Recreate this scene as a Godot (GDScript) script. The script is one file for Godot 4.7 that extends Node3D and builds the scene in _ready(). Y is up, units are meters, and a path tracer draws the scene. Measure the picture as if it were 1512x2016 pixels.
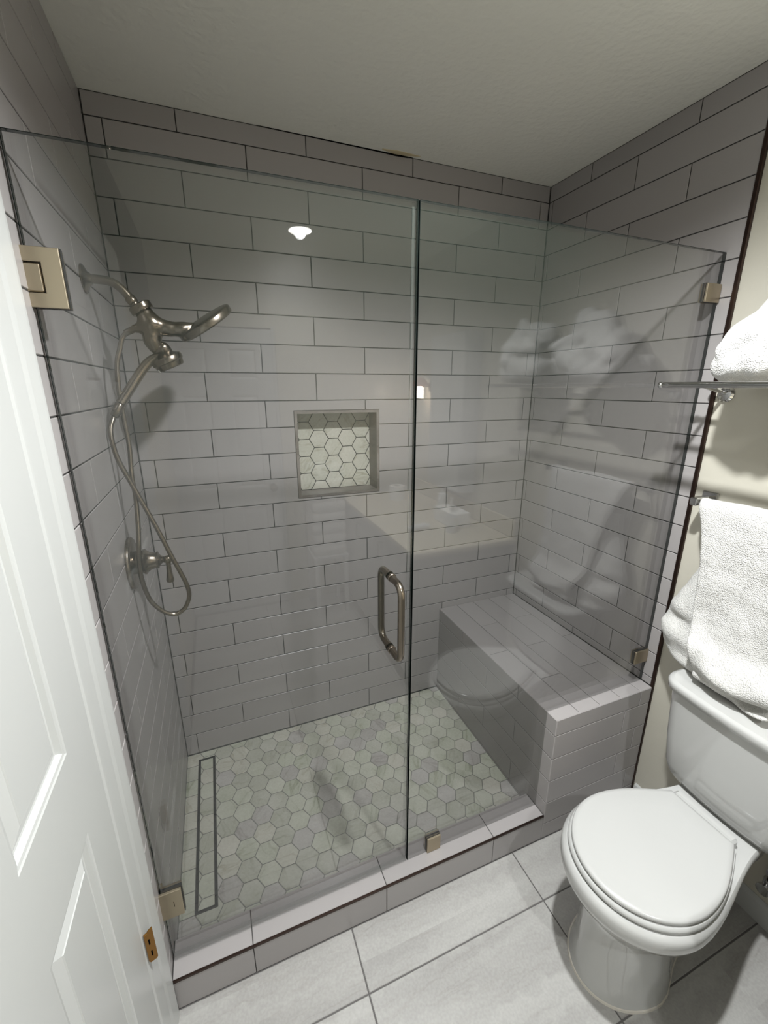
extends Node3D

# ---- measured layout (metres; x right along the tiled back wall, y up from the shower floor, z towards the camera) ----
const W := 1.7289        # tile face of the right wall
const YC := 2.4227       # ceiling
const PITCH := 0.1025    # tile row pitch
const ROWTOP := 2.46349  # top of the uppermost (cut) tile row
const TL := 0.40906      # tile length with its joint
const ZG := 0.7877       # plane of the shower glass
const FY := -0.066       # bathroom floor
const ZF := 0.8394       # front face of curb and bench
const ZB := 3.0          # wall behind the camera
const GAP := 0.0030      # joint between tiles

var counts := {}
var M := {}
var rng := RandomNumberGenerator.new()


func V(x: float, y: float, z: float) -> Vector3:
	return Vector3(x, y, z)


# ---------------------------------------------------------------- nodes
func numbered(parent: Node, called: String) -> String:
	var key := str(parent.get_instance_id()) + called
	var n: int = counts.get(key, 0)
	counts[key] = n + 1
	return called if n == 0 else "%s_%03d" % [called, n]


func part(called: String, mesh: Mesh, mat: Material, parent: Node, label := "") -> MeshInstance3D:
	var o := MeshInstance3D.new()
	o.name = numbered(parent, called)
	o.mesh = mesh
	o.material_override = mat
	parent.add_child(o, true)
	if label != "":
		o.set_meta("label", label)
	return o


func thing(called: String, label: String, category: String, at := Vector3.ZERO, group := "", kind := "") -> Node3D:
	var o := Node3D.new()
	o.name = numbered(self, called)
	o.position = at
	add_child(o, true)
	o.set_meta("label", label)
	o.set_meta("category", category)
	if group != "":
		o.set_meta("group", group)
	if kind != "":
		o.set_meta("kind", kind)
	return o


func copy_of(o: Node3D, label: String, at: Vector3, turn := 0.0) -> Node3D:
	var c: Node3D = o.duplicate()
	var base := String(o.name)
	c.name = numbered(self, base)
	add_child(c, true)
	c.position = at
	c.rotation.y = turn
	c.set_meta("label", label)
	return c


# ---------------------------------------------------------------- mesh building
class MB:
	var st := SurfaceTool.new()
	var g := -1

	func _init() -> void:
		st.begin(Mesh.PRIMITIVE_TRIANGLES)

	# corners given anticlockwise as seen from the front
	func tri(a: Vector3, b: Vector3, c: Vector3) -> void:
		for p in [a, c, b]:
			st.set_smooth_group(g)
			st.add_vertex(p)

	func tri_uv(a: Vector3, b: Vector3, c: Vector3, ua: Vector2, ub: Vector2, uc: Vector2) -> void:
		var ps := [a, c, b]
		var us := [ua, uc, ub]
		for i in 3:
			st.set_smooth_group(g)
			st.set_uv(us[i])
			st.add_vertex(ps[i])

	func quad(a: Vector3, b: Vector3, c: Vector3, d: Vector3) -> void:
		tri(a, b, c)
		tri(a, c, d)

	func box(lo: Vector3, hi: Vector3, b := 0.0) -> void:
		if b > 0.0:
			rbox(lo, hi, b)
			return
		var x0 := lo.x
		var x1 := hi.x
		var y0 := lo.y
		var y1 := hi.y
		var z0 := lo.z
		var z1 := hi.z
		quad(Vector3(x0, y0, z1), Vector3(x1, y0, z1), Vector3(x1, y1, z1), Vector3(x0, y1, z1))
		quad(Vector3(x1, y0, z0), Vector3(x0, y0, z0), Vector3(x0, y1, z0), Vector3(x1, y1, z0))
		quad(Vector3(x1, y0, z1), Vector3(x1, y0, z0), Vector3(x1, y1, z0), Vector3(x1, y1, z1))
		quad(Vector3(x0, y0, z0), Vector3(x0, y0, z1), Vector3(x0, y1, z1), Vector3(x0, y1, z0))
		quad(Vector3(x0, y1, z1), Vector3(x1, y1, z1), Vector3(x1, y1, z0), Vector3(x0, y1, z0))
		quad(Vector3(x0, y0, z0), Vector3(x1, y0, z0), Vector3(x1, y0, z1), Vector3(x0, y0, z1))

	# box with chamfered edges
	func rbox(lo: Vector3, hi: Vector3, b: float) -> void:
		var c := (lo + hi) / 2.0
		var h := (hi - lo) / 2.0
		b = minf(b, minf(h.x, minf(h.y, h.z)) * 0.9)
		var pts := {}
		for sx in [-1, 1]:
			for sy in [-1, 1]:
				for sz in [-1, 1]:
					var s := Vector3(sx, sy, sz)
					pts[[sx, sy, sz, 0]] = c + s * (h - Vector3(0, b, b))
					pts[[sx, sy, sz, 1]] = c + s * (h - Vector3(b, 0, b))
					pts[[sx, sy, sz, 2]] = c + s * (h - Vector3(b, b, 0))
		var face := func(list: Array) -> void:
			var n := Vector3.ZERO
			var m := Vector3.ZERO
			for p in list:
				m += p
			m /= list.size()
			n = (list[1] - list[0]).cross(list[2] - list[0])
			if n.dot(m - c) < 0.0:
				list.reverse()
			for i in range(1, list.size() - 1):
				tri(list[0], list[i], list[i + 1])
		for s in [-1, 1]:
			face.call([pts[[s, -1, -1, 0]], pts[[s, 1, -1, 0]], pts[[s, 1, 1, 0]], pts[[s, -1, 1, 0]]])
			face.call([pts[[-1, s, -1, 1]], pts[[1, s, -1, 1]], pts[[1, s, 1, 1]], pts[[-1, s, 1, 1]]])
			face.call([pts[[-1, -1, s, 2]], pts[[1, -1, s, 2]], pts[[1, 1, s, 2]], pts[[-1, 1, s, 2]]])
			for t in [-1, 1]:
				face.call([pts[[s, t, -1, 0]], pts[[s, t, 1, 0]], pts[[s, t, 1, 1]], pts[[s, t, -1, 1]]])
				face.call([pts[[s, -1, t, 0]], pts[[s, 1, t, 0]], pts[[s, 1, t, 2]], pts[[s, -1, t, 2]]])
				face.call([pts[[-1, s, t, 1]], pts[[1, s, t, 1]], pts[[1, s, t, 2]], pts[[-1, s, t, 2]]])
				for q in [-1, 1]:
					face.call([pts[[s, t, q, 0]], pts[[s, t, q, 1]], pts[[s, t, q, 2]]])

	# a piece cut from a plate: polygon in the local xy plane, standing from z0 to z1, with a chamfer round its face
	func prism(poly_in: PackedVector2Array, z0: float, z1: float, b := 0.0, uv := Transform2D.IDENTITY) -> void:
		var poly := MB.tidy(poly_in)
		var n := poly.size()
		if n < 3:
			return
		var inner := MB.inset(poly, b) if b > 0.0 else poly
		var idx := Geometry2D.triangulate_polygon(inner)
		if idx.is_empty() and b > 0.0:
			inner = poly
			idx = Geometry2D.triangulate_polygon(inner)
		var zt := z1
		for i in range(0, idx.size(), 3):
			var a := inner[idx[i]]
			var c := inner[idx[i + 1]]
			var d := inner[idx[i + 2]]
			if (c - a).cross(d - a) < 0.0:
				var t := c
				c = d
				d = t
			tri_uv(Vector3(a.x, a.y, zt), Vector3(c.x, c.y, zt), Vector3(d.x, d.y, zt), uv * a, uv * c, uv * d)
			tri_uv(Vector3(a.x, a.y, z0), Vector3(d.x, d.y, z0), Vector3(c.x, c.y, z0), uv * a, uv * d, uv * c)
		for i in n:
			var j := (i + 1) % n
			var p := poly[i]
			var q := poly[j]
			var pi := inner[i]
			var qi := inner[j]
			var zb := z1 - b
			tri_uv(Vector3(p.x, p.y, z0), Vector3(q.x, q.y, z0), Vector3(q.x, q.y, zb), uv * p, uv * q, uv * q)
			tri_uv(Vector3(p.x, p.y, z0), Vector3(q.x, q.y, zb), Vector3(p.x, p.y, zb), uv * p, uv * q, uv * p)
			if b > 0.0:
				tri_uv(Vector3(p.x, p.y, zb), Vector3(q.x, q.y, zb), Vector3(qi.x, qi.y, zt), uv * p, uv * q, uv * qi)
				tri_uv(Vector3(p.x, p.y, zb), Vector3(qi.x, qi.y, zt), Vector3(pi.x, pi.y, zt), uv * p, uv * qi, uv * pi)

	static func area(p: PackedVector2Array) -> float:
		var s := 0.0
		for i in p.size():
			s += p[i].cross(p[(i + 1) % p.size()])
		return s / 2.0

	static func tidy(p: PackedVector2Array) -> PackedVector2Array:
		var r := PackedVector2Array()
		for i in p.size():
			if r.is_empty() or p[i].distance_to(r[r.size() - 1]) > 0.0006:
				r.append(p[i])
		while r.size() > 2 and r[0].distance_to(r[r.size() - 1]) <= 0.0006:
			r.remove_at(r.size() - 1)
		if MB.area(r) < 0.0:
			r.reverse()
		return r

	static func inset(p: PackedVector2Array, b: float) -> PackedVector2Array:
		var r := PackedVector2Array()
		var n := p.size()
		for i in n:
			var e1 := (p[i] - p[(i + n - 1) % n]).normalized()
			var e2 := (p[(i + 1) % n] - p[i]).normalized()
			var n1 := Vector2(-e1.y, e1.x)
			var n2 := Vector2(-e2.y, e2.x)
			var k := maxf(1.0 + n1.dot(n2), 0.35)
			r.append(p[i] + (n1 + n2) / k * b)
		return r

	# closed rings joined into a skin; ends closed with a fan
	func loft(rings: Array, cap0 := true, cap1 := true) -> void:
		var old := g
		g = 0
		var n: int = rings[0].size()
		for k in rings.size() - 1:
			for i in n:
				var j := (i + 1) % n
				quad(rings[k][i], rings[k][j], rings[k + 1][j], rings[k + 1][i])
		for e in 2:
			if [cap0, cap1][e]:
				var ring: PackedVector3Array = rings[0] if e == 0 else rings[rings.size() - 1]
				var c := Vector3.ZERO
				for p in ring:
					c += p
				c /= n
				g = 1 + e
				for i in n:
					var j := (i + 1) % n
					if e == 0:
						tri(c, ring[j], ring[i])
					else:
						tri(c, ring[i], ring[j])
		g = old

	# a round bar along a path; radii one number or one per point
	func tube(path: PackedVector3Array, radius: float, sides := 12, radii := PackedFloat32Array(), flat := 1.0, flat_axis := Vector3.ZERO) -> void:
		var rings := []
		var n := path.size()
		var d0 := (path[1] - path[0]).normalized()
		var up := d0.cross(Vector3(0.31, 0.17, 0.93)).normalized()
		for k in n:
			var d := ((path[mini(k + 1, n - 1)] - path[maxi(k - 1, 0)])).normalized()
			up = (up - d * up.dot(d)).normalized()
			var side := d.cross(up)
			var r := radius if radii.is_empty() else radii[k]
			var ring := PackedVector3Array()
			for i in sides:
				var a := TAU * i / sides
				var off := (up * cos(a) + side * sin(a)) * r
				if flat != 1.0:
					off -= flat_axis * off.dot(flat_axis) * (1.0 - flat)
				ring.append(path[k] + off)
			rings.append(ring)
		loft(rings)

	# profile of (radius, height) turned round an axis; heavy corners stay sharp through separate smooth groups
	func lathe(profile: PackedVector2Array, at: Vector3, axis: Vector3, sides := 32, sharp := 0.6) -> void:
		var old := g
		axis = axis.normalized()
		var u := axis.cross(Vector3(0.2, 0.35, 0.9)).normalized()
		var v := axis.cross(u)
		var grp := 10
		for k in profile.size() - 1:
			if k > 0:
				var a := (profile[k] - profile[k - 1]).normalized()
				var b := (profile[k + 1] - profile[k]).normalized()
				if absf(a.angle_to(b)) > sharp:
					grp += 1
			g = grp
			for i in sides:
				var a0 := TAU * i / sides
				var a1 := TAU * (i + 1) / sides
				var r0 := u * cos(a0) + v * sin(a0)
				var r1 := u * cos(a1) + v * sin(a1)
				var p := profile[k]
				var q := profile[k + 1]
				var A := at + axis * p.y + r0 * p.x
				var B := at + axis * p.y + r1 * p.x
				var C := at + axis * q.y + r1 * q.x
				var D := at + axis * q.y + r0 * q.x
				if p.x > 1e-6:
					tri(A, B, C)
				if q.x > 1e-6:
					tri(A, C, D)
		g = old

	func done() -> ArrayMesh:
		st.generate_normals()
		return st.commit()


func boxm(lo: Vector3, hi: Vector3, b := 0.0) -> ArrayMesh:
	var m := MB.new()
	m.box(lo, hi, b)
	return m.done()


func tubem(path: PackedVector3Array, r: float, sides := 12, radii := PackedFloat32Array()) -> ArrayMesh:
	var m := MB.new()
	m.tube(path, r, sides, radii)
	return m.done()


func lathem(profile: PackedVector2Array, at: Vector3, axis: Vector3, sides := 32, sharp := 0.6) -> ArrayMesh:
	var m := MB.new()
	m.lathe(profile, at, axis, sides, sharp)
	return m.done()


func prismm(poly: PackedVector2Array, z0: float, z1: float, b := 0.0, uv := Transform2D.IDENTITY) -> ArrayMesh:
	var m := MB.new()
	m.prism(poly, z0, z1, b, uv)
	return m.done()


func rect(x0: float, y0: float, x1: float, y1: float) -> PackedVector2Array:
	return PackedVector2Array([Vector2(x0, y0), Vector2(x1, y0), Vector2(x1, y1), Vector2(x0, y1)])


# smooth path through points
func spline(pts: PackedVector3Array, per := 8) -> PackedVector3Array:
	var r := PackedVector3Array()
	var n := pts.size()
	for i in n - 1:
		var p0 := pts[maxi(i - 1, 0)]
		var p3 := pts[mini(i + 2, n - 1)]
		for k in per:
			r.append(pts[i].cubic_interpolate(pts[i + 1], p0, p3, float(k) / per))
	r.append(pts[n - 1])
	return r


# round-cornered path: straight runs joined by arcs of radius r
func bent(pts: PackedVector3Array, r: float, per := 8) -> PackedVector3Array:
	var o := PackedVector3Array([pts[0]])
	for i in range(1, pts.size() - 1):
		var a := pts[i] + (pts[i - 1] - pts[i]).normalized() * r
		var b := pts[i] + (pts[i + 1] - pts[i]).normalized() * r
		for k in per + 1:
			var t := float(k) / per
			o.append(a.lerp(pts[i], t).lerp(pts[i].lerp(b, t), t))
	o.append(pts[pts.size() - 1])
	return o


# cloth: a net of control points, smoothed, given thickness and creases
func cloth(net: Array, per: int, thick: float, amp: float, freq: float, noise_seed: int) -> ArrayMesh:
	var rows := net.size()
	var cols: int = net[0].size()
	var nu := (cols - 1) * per + 1
	var nv := (rows - 1) * per + 1
	var wide := []
	for r in rows:
		wide.append(spline(PackedVector3Array(net[r]), per))
	var grid := []
	for k in nv:
		grid.append(PackedVector3Array())
	for i in nu:
		var col := PackedVector3Array()
		for r in rows:
			col.append(wide[r][i])
		var c := spline(col, per)
		for k in nv:
			grid[k].append(c[k])
	var fn := FastNoiseLite.new()
	fn.seed = noise_seed
	fn.noise_type = FastNoiseLite.TYPE_SIMPLEX_SMOOTH
	fn.frequency = freq
	fn.fractal_octaves = 3
	var front := []
	var back := []
	for k in nv:
		var f := PackedVector3Array()
		var b := PackedVector3Array()
		for i in nu:
			var du: Vector3 = grid[k][mini(i + 1, nu - 1)] - grid[k][maxi(i - 1, 0)]
			var dv: Vector3 = grid[mini(k + 1, nv - 1)][i] - grid[maxi(k - 1, 0)][i]
			var n := du.cross(dv).normalized()
			var p: Vector3 = grid[k][i]
			var d := amp * (fn.get_noise_3d(p.x, p.y, p.z) + 0.5 * (1.0 - 2.0 * absf(fn.get_noise_3d(p.x * 0.6 + 9.0, p.y * 1.3, p.z * 0.6))))
			var e := minf(minf(i, nu - 1 - i), minf(k, nv - 1 - k))
			var t := thick * (0.55 + 0.45 * minf(e / 2.0, 1.0))
			f.append(p + n * (d + t / 2.0))
			b.append(p + n * (d - t / 2.0))
		front.append(f)
		back.append(b)
	var m := MB.new()
	m.g = 0
	for k in nv - 1:
		for i in nu - 1:
			m.quad(front[k][i], front[k][i + 1], front[k + 1][i + 1], front[k + 1][i])
			m.quad(back[k][i], back[k + 1][i], back[k + 1][i + 1], back[k][i + 1])
	for k in nv - 1:
		m.quad(front[k][0], front[k + 1][0], back[k + 1][0], back[k][0])
		m.quad(front[k + 1][nu - 1], front[k][nu - 1], back[k][nu - 1], back[k + 1][nu - 1])
	for i in nu - 1:
		m.quad(front[0][i + 1], front[0][i], back[0][i], back[0][i + 1])
		m.quad(front[nv - 1][i], front[nv - 1][i + 1], back[nv - 1][i + 1], back[nv - 1][i])
	return m.done()


# one continuous skin round tapered capsules [a, ra, b, rb], joined by a smooth minimum (surface nets)
func skin(bones: Array, k: float, cell: float, amp := 0.0, freq := 8.0, noise_seed := 1, floor_y := -99.0) -> ArrayMesh:
	var lo := V(1e9, 1e9, 1e9)
	var hi := -lo
	for b in bones:
		for e in [0, 2]:
			var r: float = b[e + 1] + 2.0 * k + 3.0 * cell + amp
			lo = lo.min(b[e] - V(r, r, r))
			hi = hi.max(b[e] + V(r, r, r))
	var nx := int((hi.x - lo.x) / cell) + 2
	var ny := int((hi.y - lo.y) / cell) + 2
	var nz := int((hi.z - lo.z) / cell) + 2
	var f := PackedFloat32Array()
	f.resize(nx * ny * nz)
	f.fill(9.0)
	for b in bones:
		var a: Vector3 = b[0]
		var d: Vector3 = b[2] - a
		var dd := maxf(d.length_squared(), 1e-9)
		var rm := maxf(b[1], b[3]) + 2.0 * k + 2.0 * cell + amp
		var bl: Vector3 = (a.min(b[2]) - V(rm, rm, rm) - lo) / cell
		var bh: Vector3 = (a.max(b[2]) + V(rm, rm, rm) - lo) / cell
		for z in range(maxi(0, int(bl.z)), mini(nz, int(bh.z) + 1)):
			for y in range(maxi(0, int(bl.y)), mini(ny, int(bh.y) + 1)):
				for x in range(maxi(0, int(bl.x)), mini(nx, int(bh.x) + 1)):
					var p := lo + V(x, y, z) * cell
					var t := clampf((p - a).dot(d) / dd, 0.0, 1.0)
					var dist: float = (p - a - d * t).length() - lerpf(b[1], b[3], t)
					var i := x + nx * (y + ny * z)
					var h := maxf(k - absf(f[i] - dist), 0.0) / k
					f[i] = minf(f[i], dist) - h * h * k * 0.25
	if amp > 0.0 or floor_y > -98.0:
		var fn := FastNoiseLite.new()
		fn.seed = noise_seed
		fn.noise_type = FastNoiseLite.TYPE_SIMPLEX_SMOOTH
		fn.frequency = freq
		fn.fractal_octaves = 2
		for z in nz:
			for y in ny:
				for x in nx:
					var i := x + nx * (y + ny * z)
					if f[i] < amp * 3.0 + cell * 2.0:
						var p := lo + V(x, y, z) * cell
						if amp > 0.0:
							f[i] += amp * (1.0 - 2.2 * absf(fn.get_noise_3d(p.x, p.y, p.z)))
						f[i] = maxf(f[i], floor_y - p.y)
	var at := {}
	var m := MB.new()
	m.g = 0
	for z in nz - 1:
		for y in ny - 1:
			for x in nx - 1:
				var i := x + nx * (y + ny * z)
				var s := 0
				var vals := [f[i], f[i + 1], f[i + nx], f[i + nx + 1], f[i + nx * ny], f[i + nx * ny + 1], f[i + nx * ny + nx], f[i + nx * ny + nx + 1]]
				for c in 8:
					if vals[c] < 0.0:
						s += 1
				if s == 0 or s == 8:
					continue
				var sum := Vector3.ZERO
				var cnt := 0
				for e in [[0, 1], [2, 3], [4, 5], [6, 7], [0, 2], [1, 3], [4, 6], [5, 7], [0, 4], [1, 5], [2, 6], [3, 7]]:
					var va: float = vals[e[0]]
					var vb: float = vals[e[1]]
					if (va < 0.0) != (vb < 0.0):
						var t := va / (va - vb)
						var pa := V(e[0] & 1, (e[0] >> 1) & 1, e[0] >> 2)
						var pb := V(e[1] & 1, (e[1] >> 1) & 1, e[1] >> 2)
						sum += pa.lerp(pb, t)
						cnt += 1
				at[i] = lo + (V(x, y, z) + sum / cnt) * cell
	for i in at:
		var x: int = i % nx
		var y: int = (i / nx) % ny
		var z: int = i / (nx * ny)
		var inside := f[i] < 0.0
		for ax in 3:
			var st: int = [1, nx, nx * ny][ax]
			if [x, y, z][ax] + 1 >= [nx, ny, nz][ax] or (f[i + st] < 0.0) == inside:
				continue
			var s1: int = [nx, nx * ny, 1][ax]
			var s2: int = [nx * ny, 1, nx][ax]
			if not (at.has(i - s1) and at.has(i - s2) and at.has(i - s1 - s2)):
				continue
			if inside:
				m.quad(at[i], at[i - s1], at[i - s1 - s2], at[i - s2])
			else:
				m.quad(at[i], at[i - s2], at[i - s1 - s2], at[i - s1])
	return m.done()


# ---------------------------------------------------------------- materials
func mat(col: Color, rough: float, metal := 0.0, spec := 0.5) -> StandardMaterial3D:
	var m := StandardMaterial3D.new()
	m.albedo_color = col
	m.roughness = rough
	m.metallic = metal
	m.metallic_specular = spec
	return m


func noise_tex(freq: float, octaves: int, noise_seed: int, size := 256) -> NoiseTexture2D:
	var n := FastNoiseLite.new()
	n.noise_type = FastNoiseLite.TYPE_SIMPLEX_SMOOTH
	n.frequency = freq
	n.fractal_octaves = octaves
	n.seed = noise_seed
	var t := NoiseTexture2D.new()
	t.width = size
	t.height = size
	t.seamless = true
	t.noise = n
	return t


func relief(m: StandardMaterial3D, t: Texture2D, cm: float, scale: float) -> void:
	m.heightmap_enabled = true
	m.heightmap_texture = t
	m.heightmap_scale = cm
	m.uv1_triplanar = true
	m.uv1_world_triplanar = true
	m.uv1_scale = V(scale, scale, scale)


# streaked stone: soft bands along x, broken up by noise
func stone(size: int, base: Color, alt: Color, vein: Color, stretch: float, noise_seed: int, vein_amount: float) -> ImageTexture:
	var a := FastNoiseLite.new()
	a.seed = noise_seed
	a.noise_type = FastNoiseLite.TYPE_SIMPLEX_SMOOTH
	a.frequency = 0.012
	a.fractal_octaves = 4
	var b := FastNoiseLite.new()
	b.seed = noise_seed + 7
	b.frequency = 0.05
	b.fractal_octaves = 3
	var im := Image.create(size, size, false, Image.FORMAT_RGB8)
	for y in size:
		for x in size:
			var w := b.get_noise_2d(x * 0.5, y * 0.5) * 14.0
			var n := a.get_noise_2d(x / stretch, y + w)
			var n2 := a.get_noise_2d(x / stretch * 1.7 + 500.0, y * 3.1 + w)
			var c := base.lerp(alt, clampf(0.5 + n * 1.1, 0.0, 1.0))
			var v := clampf(1.0 - absf(n2) * 9.0, 0.0, 1.0) * clampf(n * 1.6 + 0.35, 0.0, 1.0)
			c = c.lerp(vein, v * vein_amount)
			var g := b.get_noise_2d(x * 3.0, y * 3.0) * 0.03
			im.set_pixel(x, y, Color(c.r + g, c.g + g, c.b + g))
	return ImageTexture.create_from_image(im)


func make_materials() -> void:
	for i in 4:
		var s: float = [0.0, 0.008, -0.008, 0.003][i]
		var t := mat(Color(0.595 + s, 0.580 + s, 0.575 + s), 0.30)
		M["tile%d" % i] = t
	M.grout = mat(Color(0.17, 0.165, 0.16), 0.9)
	M.floor_grout = mat(Color(0.37, 0.36, 0.355), 0.9)
	M.hex_grout = mat(Color(0.44, 0.44, 0.42), 0.9)
	var hexes := [
		[Color(0.73, 0.735, 0.685), Color(0.66, 0.675, 0.61), Color(0.52, 0.54, 0.46)],
		[Color(0.70, 0.70, 0.66), Color(0.62, 0.63, 0.57), Color(0.47, 0.48, 0.43)],
		[Color(0.70, 0.69, 0.675), Color(0.64, 0.63, 0.61), Color(0.54, 0.52, 0.51)],
		[Color(0.75, 0.74, 0.70), Color(0.70, 0.70, 0.65), Color(0.60, 0.59, 0.52)],
	]
	for i in hexes.size():
		var m := mat(Color.WHITE, 0.42)
		m.albedo_texture = stone(160, hexes[i][0], hexes[i][1], hexes[i][2], 3.5, 30 + i, 0.75)
		M["hex%d" % i] = m
	for i in 3:
		var m := mat(Color.WHITE, 0.40)
		m.albedo_texture = stone(512, Color(0.665, 0.66, 0.645), Color(0.595, 0.588, 0.575), Color(0.52, 0.50, 0.475), 9.0, 80 + i, 0.30)
		M["floor%d" % i] = m
	M.niche = mat(Color.WHITE, 0.4)
	M.niche.albedo_texture = stone(256, Color(0.50, 0.475, 0.455), Color(0.42, 0.395, 0.375), Color(0.33, 0.30, 0.28), 7.0, 99, 0.7)
	M.niche.uv1_triplanar = true
	M.niche.uv1_scale = V(2.5, 2.5, 2.5)
	M.ceiling = mat(Color(0.86, 0.86, 0.83), 0.95)
	relief(M.ceiling, noise_tex(0.06, 3, 5), 0.12, 2.2)
	M.paint = mat(Color(0.73, 0.715, 0.665), 0.32)
	relief(M.paint, noise_tex(0.04, 3, 6), 0.05, 2.0)
	M.white_paint = mat(Color(0.71, 0.715, 0.705), 0.30)
	M.porcelain = mat(Color(0.71, 0.71, 0.70), 0.09)
	M.porcelain.clearcoat_enabled = true
	M.porcelain.clearcoat = 0.5
	M.porcelain.clearcoat_roughness = 0.05
	M.seat = mat(Color(0.70, 0.70, 0.69), 0.22)
	M.nickel = mat(Color(0.52, 0.485, 0.44), 0.25, 1.0)
	M.hinge = mat(Color(0.70, 0.655, 0.57), 0.42, 1.0)
	M.chrome = mat(Color(0.80, 0.80, 0.80), 0.08, 1.0)
	M.bronze = mat(Color(0.27, 0.22, 0.20), 0.38, 1.0)
	M.dark = mat(Color(0.03, 0.03, 0.035), 0.8, 0.0, 0.1)
	M.black_metal = mat(Color(0.055, 0.05, 0.07), 0.45, 0.3)
	M.brass = mat(Color(0.55, 0.40, 0.20), 0.45, 0.9)
	M.rubber = mat(Color(0.10, 0.10, 0.10), 0.7)
	M.caulk = mat(Color(0.80, 0.78, 0.74), 0.6)
	M.stain = mat(Color(0.74, 0.69, 0.57), 0.95)
	M.towel = mat(Color(0.76, 0.755, 0.74), 1.0)
	M.towel.rim_enabled = true
	M.towel.rim = 0.3
	relief(M.towel, noise_tex(0.19, 2, 8), 0.40, 5.0)
	M.hem = mat(Color(0.78, 0.775, 0.76), 0.95)
	M.glass = mat(Color(0.16, 0.20, 0.18, 0.110), 0.0)
	M.glass.transparency = BaseMaterial3D.TRANSPARENCY_ALPHA
	M.edge = mat(Color(0.07, 0.09, 0.085), 0.9, 0.0, 0.0)
	M.seal = mat(Color(0.45, 0.48, 0.46, 0.10), 0.12, 0.0, 0.2)
	M.seal.transparency = BaseMaterial3D.TRANSPARENCY_ALPHA
	M.lens = mat(Color(0.95, 0.95, 0.93), 0.5)
	M.lens.emission_enabled = true
	M.lens.emission = Color(1.0, 0.99, 0.965)
	M.lens.emission_energy_multiplier = 22.0
	M.bulb = mat(Color(0.95, 0.95, 0.95), 0.4)
	M.bulb.emission_enabled = true
	M.bulb.emission = Color(1.0, 0.96, 0.90)
	M.bulb.emission_energy_multiplier = 14.0
	M.shade = mat(Color(0.80, 0.62, 0.55), 0.8)
	M.counter = mat(Color(0.78, 0.75, 0.66), 0.25)
	M.cabinet = mat(Color(0.60, 0.60, 0.59), 0.5)
	M.mirror = mat(Color(0.88, 0.90, 0.89), 0.02, 1.0)
	M.paper = mat(Color(0.90, 0.90, 0.88), 0.95)
	M.card = mat(Color(0.55, 0.50, 0.42), 0.9)
	M.smoke_glass = mat(Color(0.13, 0.12, 0.14), 0.08)
	M.soap = mat(Color(0.85, 0.86, 0.85), 0.25)


# ---------------------------------------------------------------- tiles
# lays one cut or whole piece; frame maps the local plane (x, y, out) to the world
func piece(parent: Node3D, frame: Transform3D, poly: PackedVector2Array, thick: float, bevel: float, m: Material, called := "tile", uv := Transform2D.IDENTITY) -> void:
	poly = MB.tidy(poly)
	if poly.size() < 3 or absf(MB.area(poly)) < 2.5e-5:
		return
	var c := Vector2.ZERO
	for p in poly:
		c += p
	c /= poly.size()
	var local := PackedVector2Array()
	for p in poly:
		local.append(p - c)
	var o := part(called, prismm(local, -thick, 0.0, bevel, uv), m, parent)
	o.transform = Transform3D(frame.basis, frame * V(c.x, c.y, 0))


var whole: ArrayMesh


func tile_wall(parent: Node3D, frame: Transform3D, x0: float, x1: float, y0: float, y1: float, odd: float, even: float, hole := PackedVector2Array()) -> void:
	if whole == null:
		var hw := (TL - GAP) / 2.0
		var hh := (PITCH - GAP) / 2.0
		whole = prismm(rect(-hw, -hh, hw, hh), -0.008, 0.0, 0.0012)
	var e := GAP / 2.0
	var region := rect(x0 + 0.0028, y0 + 0.0020, x1 - 0.0022, y1 - 0.002)
	for r in range(1, 26):
		var yb := ROWTOP - r * PITCH
		if yb + PITCH < y0 + 0.004 or yb > y1 - 0.004:
			continue
		var j: float = odd if r % 2 == 1 else even
		while j > x0:
			j -= TL
		while j < x1 - 0.004:
			var t := rect(j + e, yb + e, j + TL - e, yb + PITCH - e)
			var m: Material = M["tile%d" % rng.randi_range(0, 3)]
			var got := Geometry2D.intersect_polygons(t, region)
			for g in got:
				var cut: Array = [g]
				if not hole.is_empty():
					cut = Geometry2D.clip_polygons(g, hole)
				for q in cut:
					if absf(absf(MB.area(q)) - (TL - GAP) * (PITCH - GAP)) < 1e-7:
						var o := part("tile", whole, m, parent)
						o.transform = Transform3D(frame.basis, frame * V(j + TL / 2.0, yb + PITCH / 2.0, 0))
					else:
						piece(parent, frame, q, 0.008, 0.0012, m)
			j += TL


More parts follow.
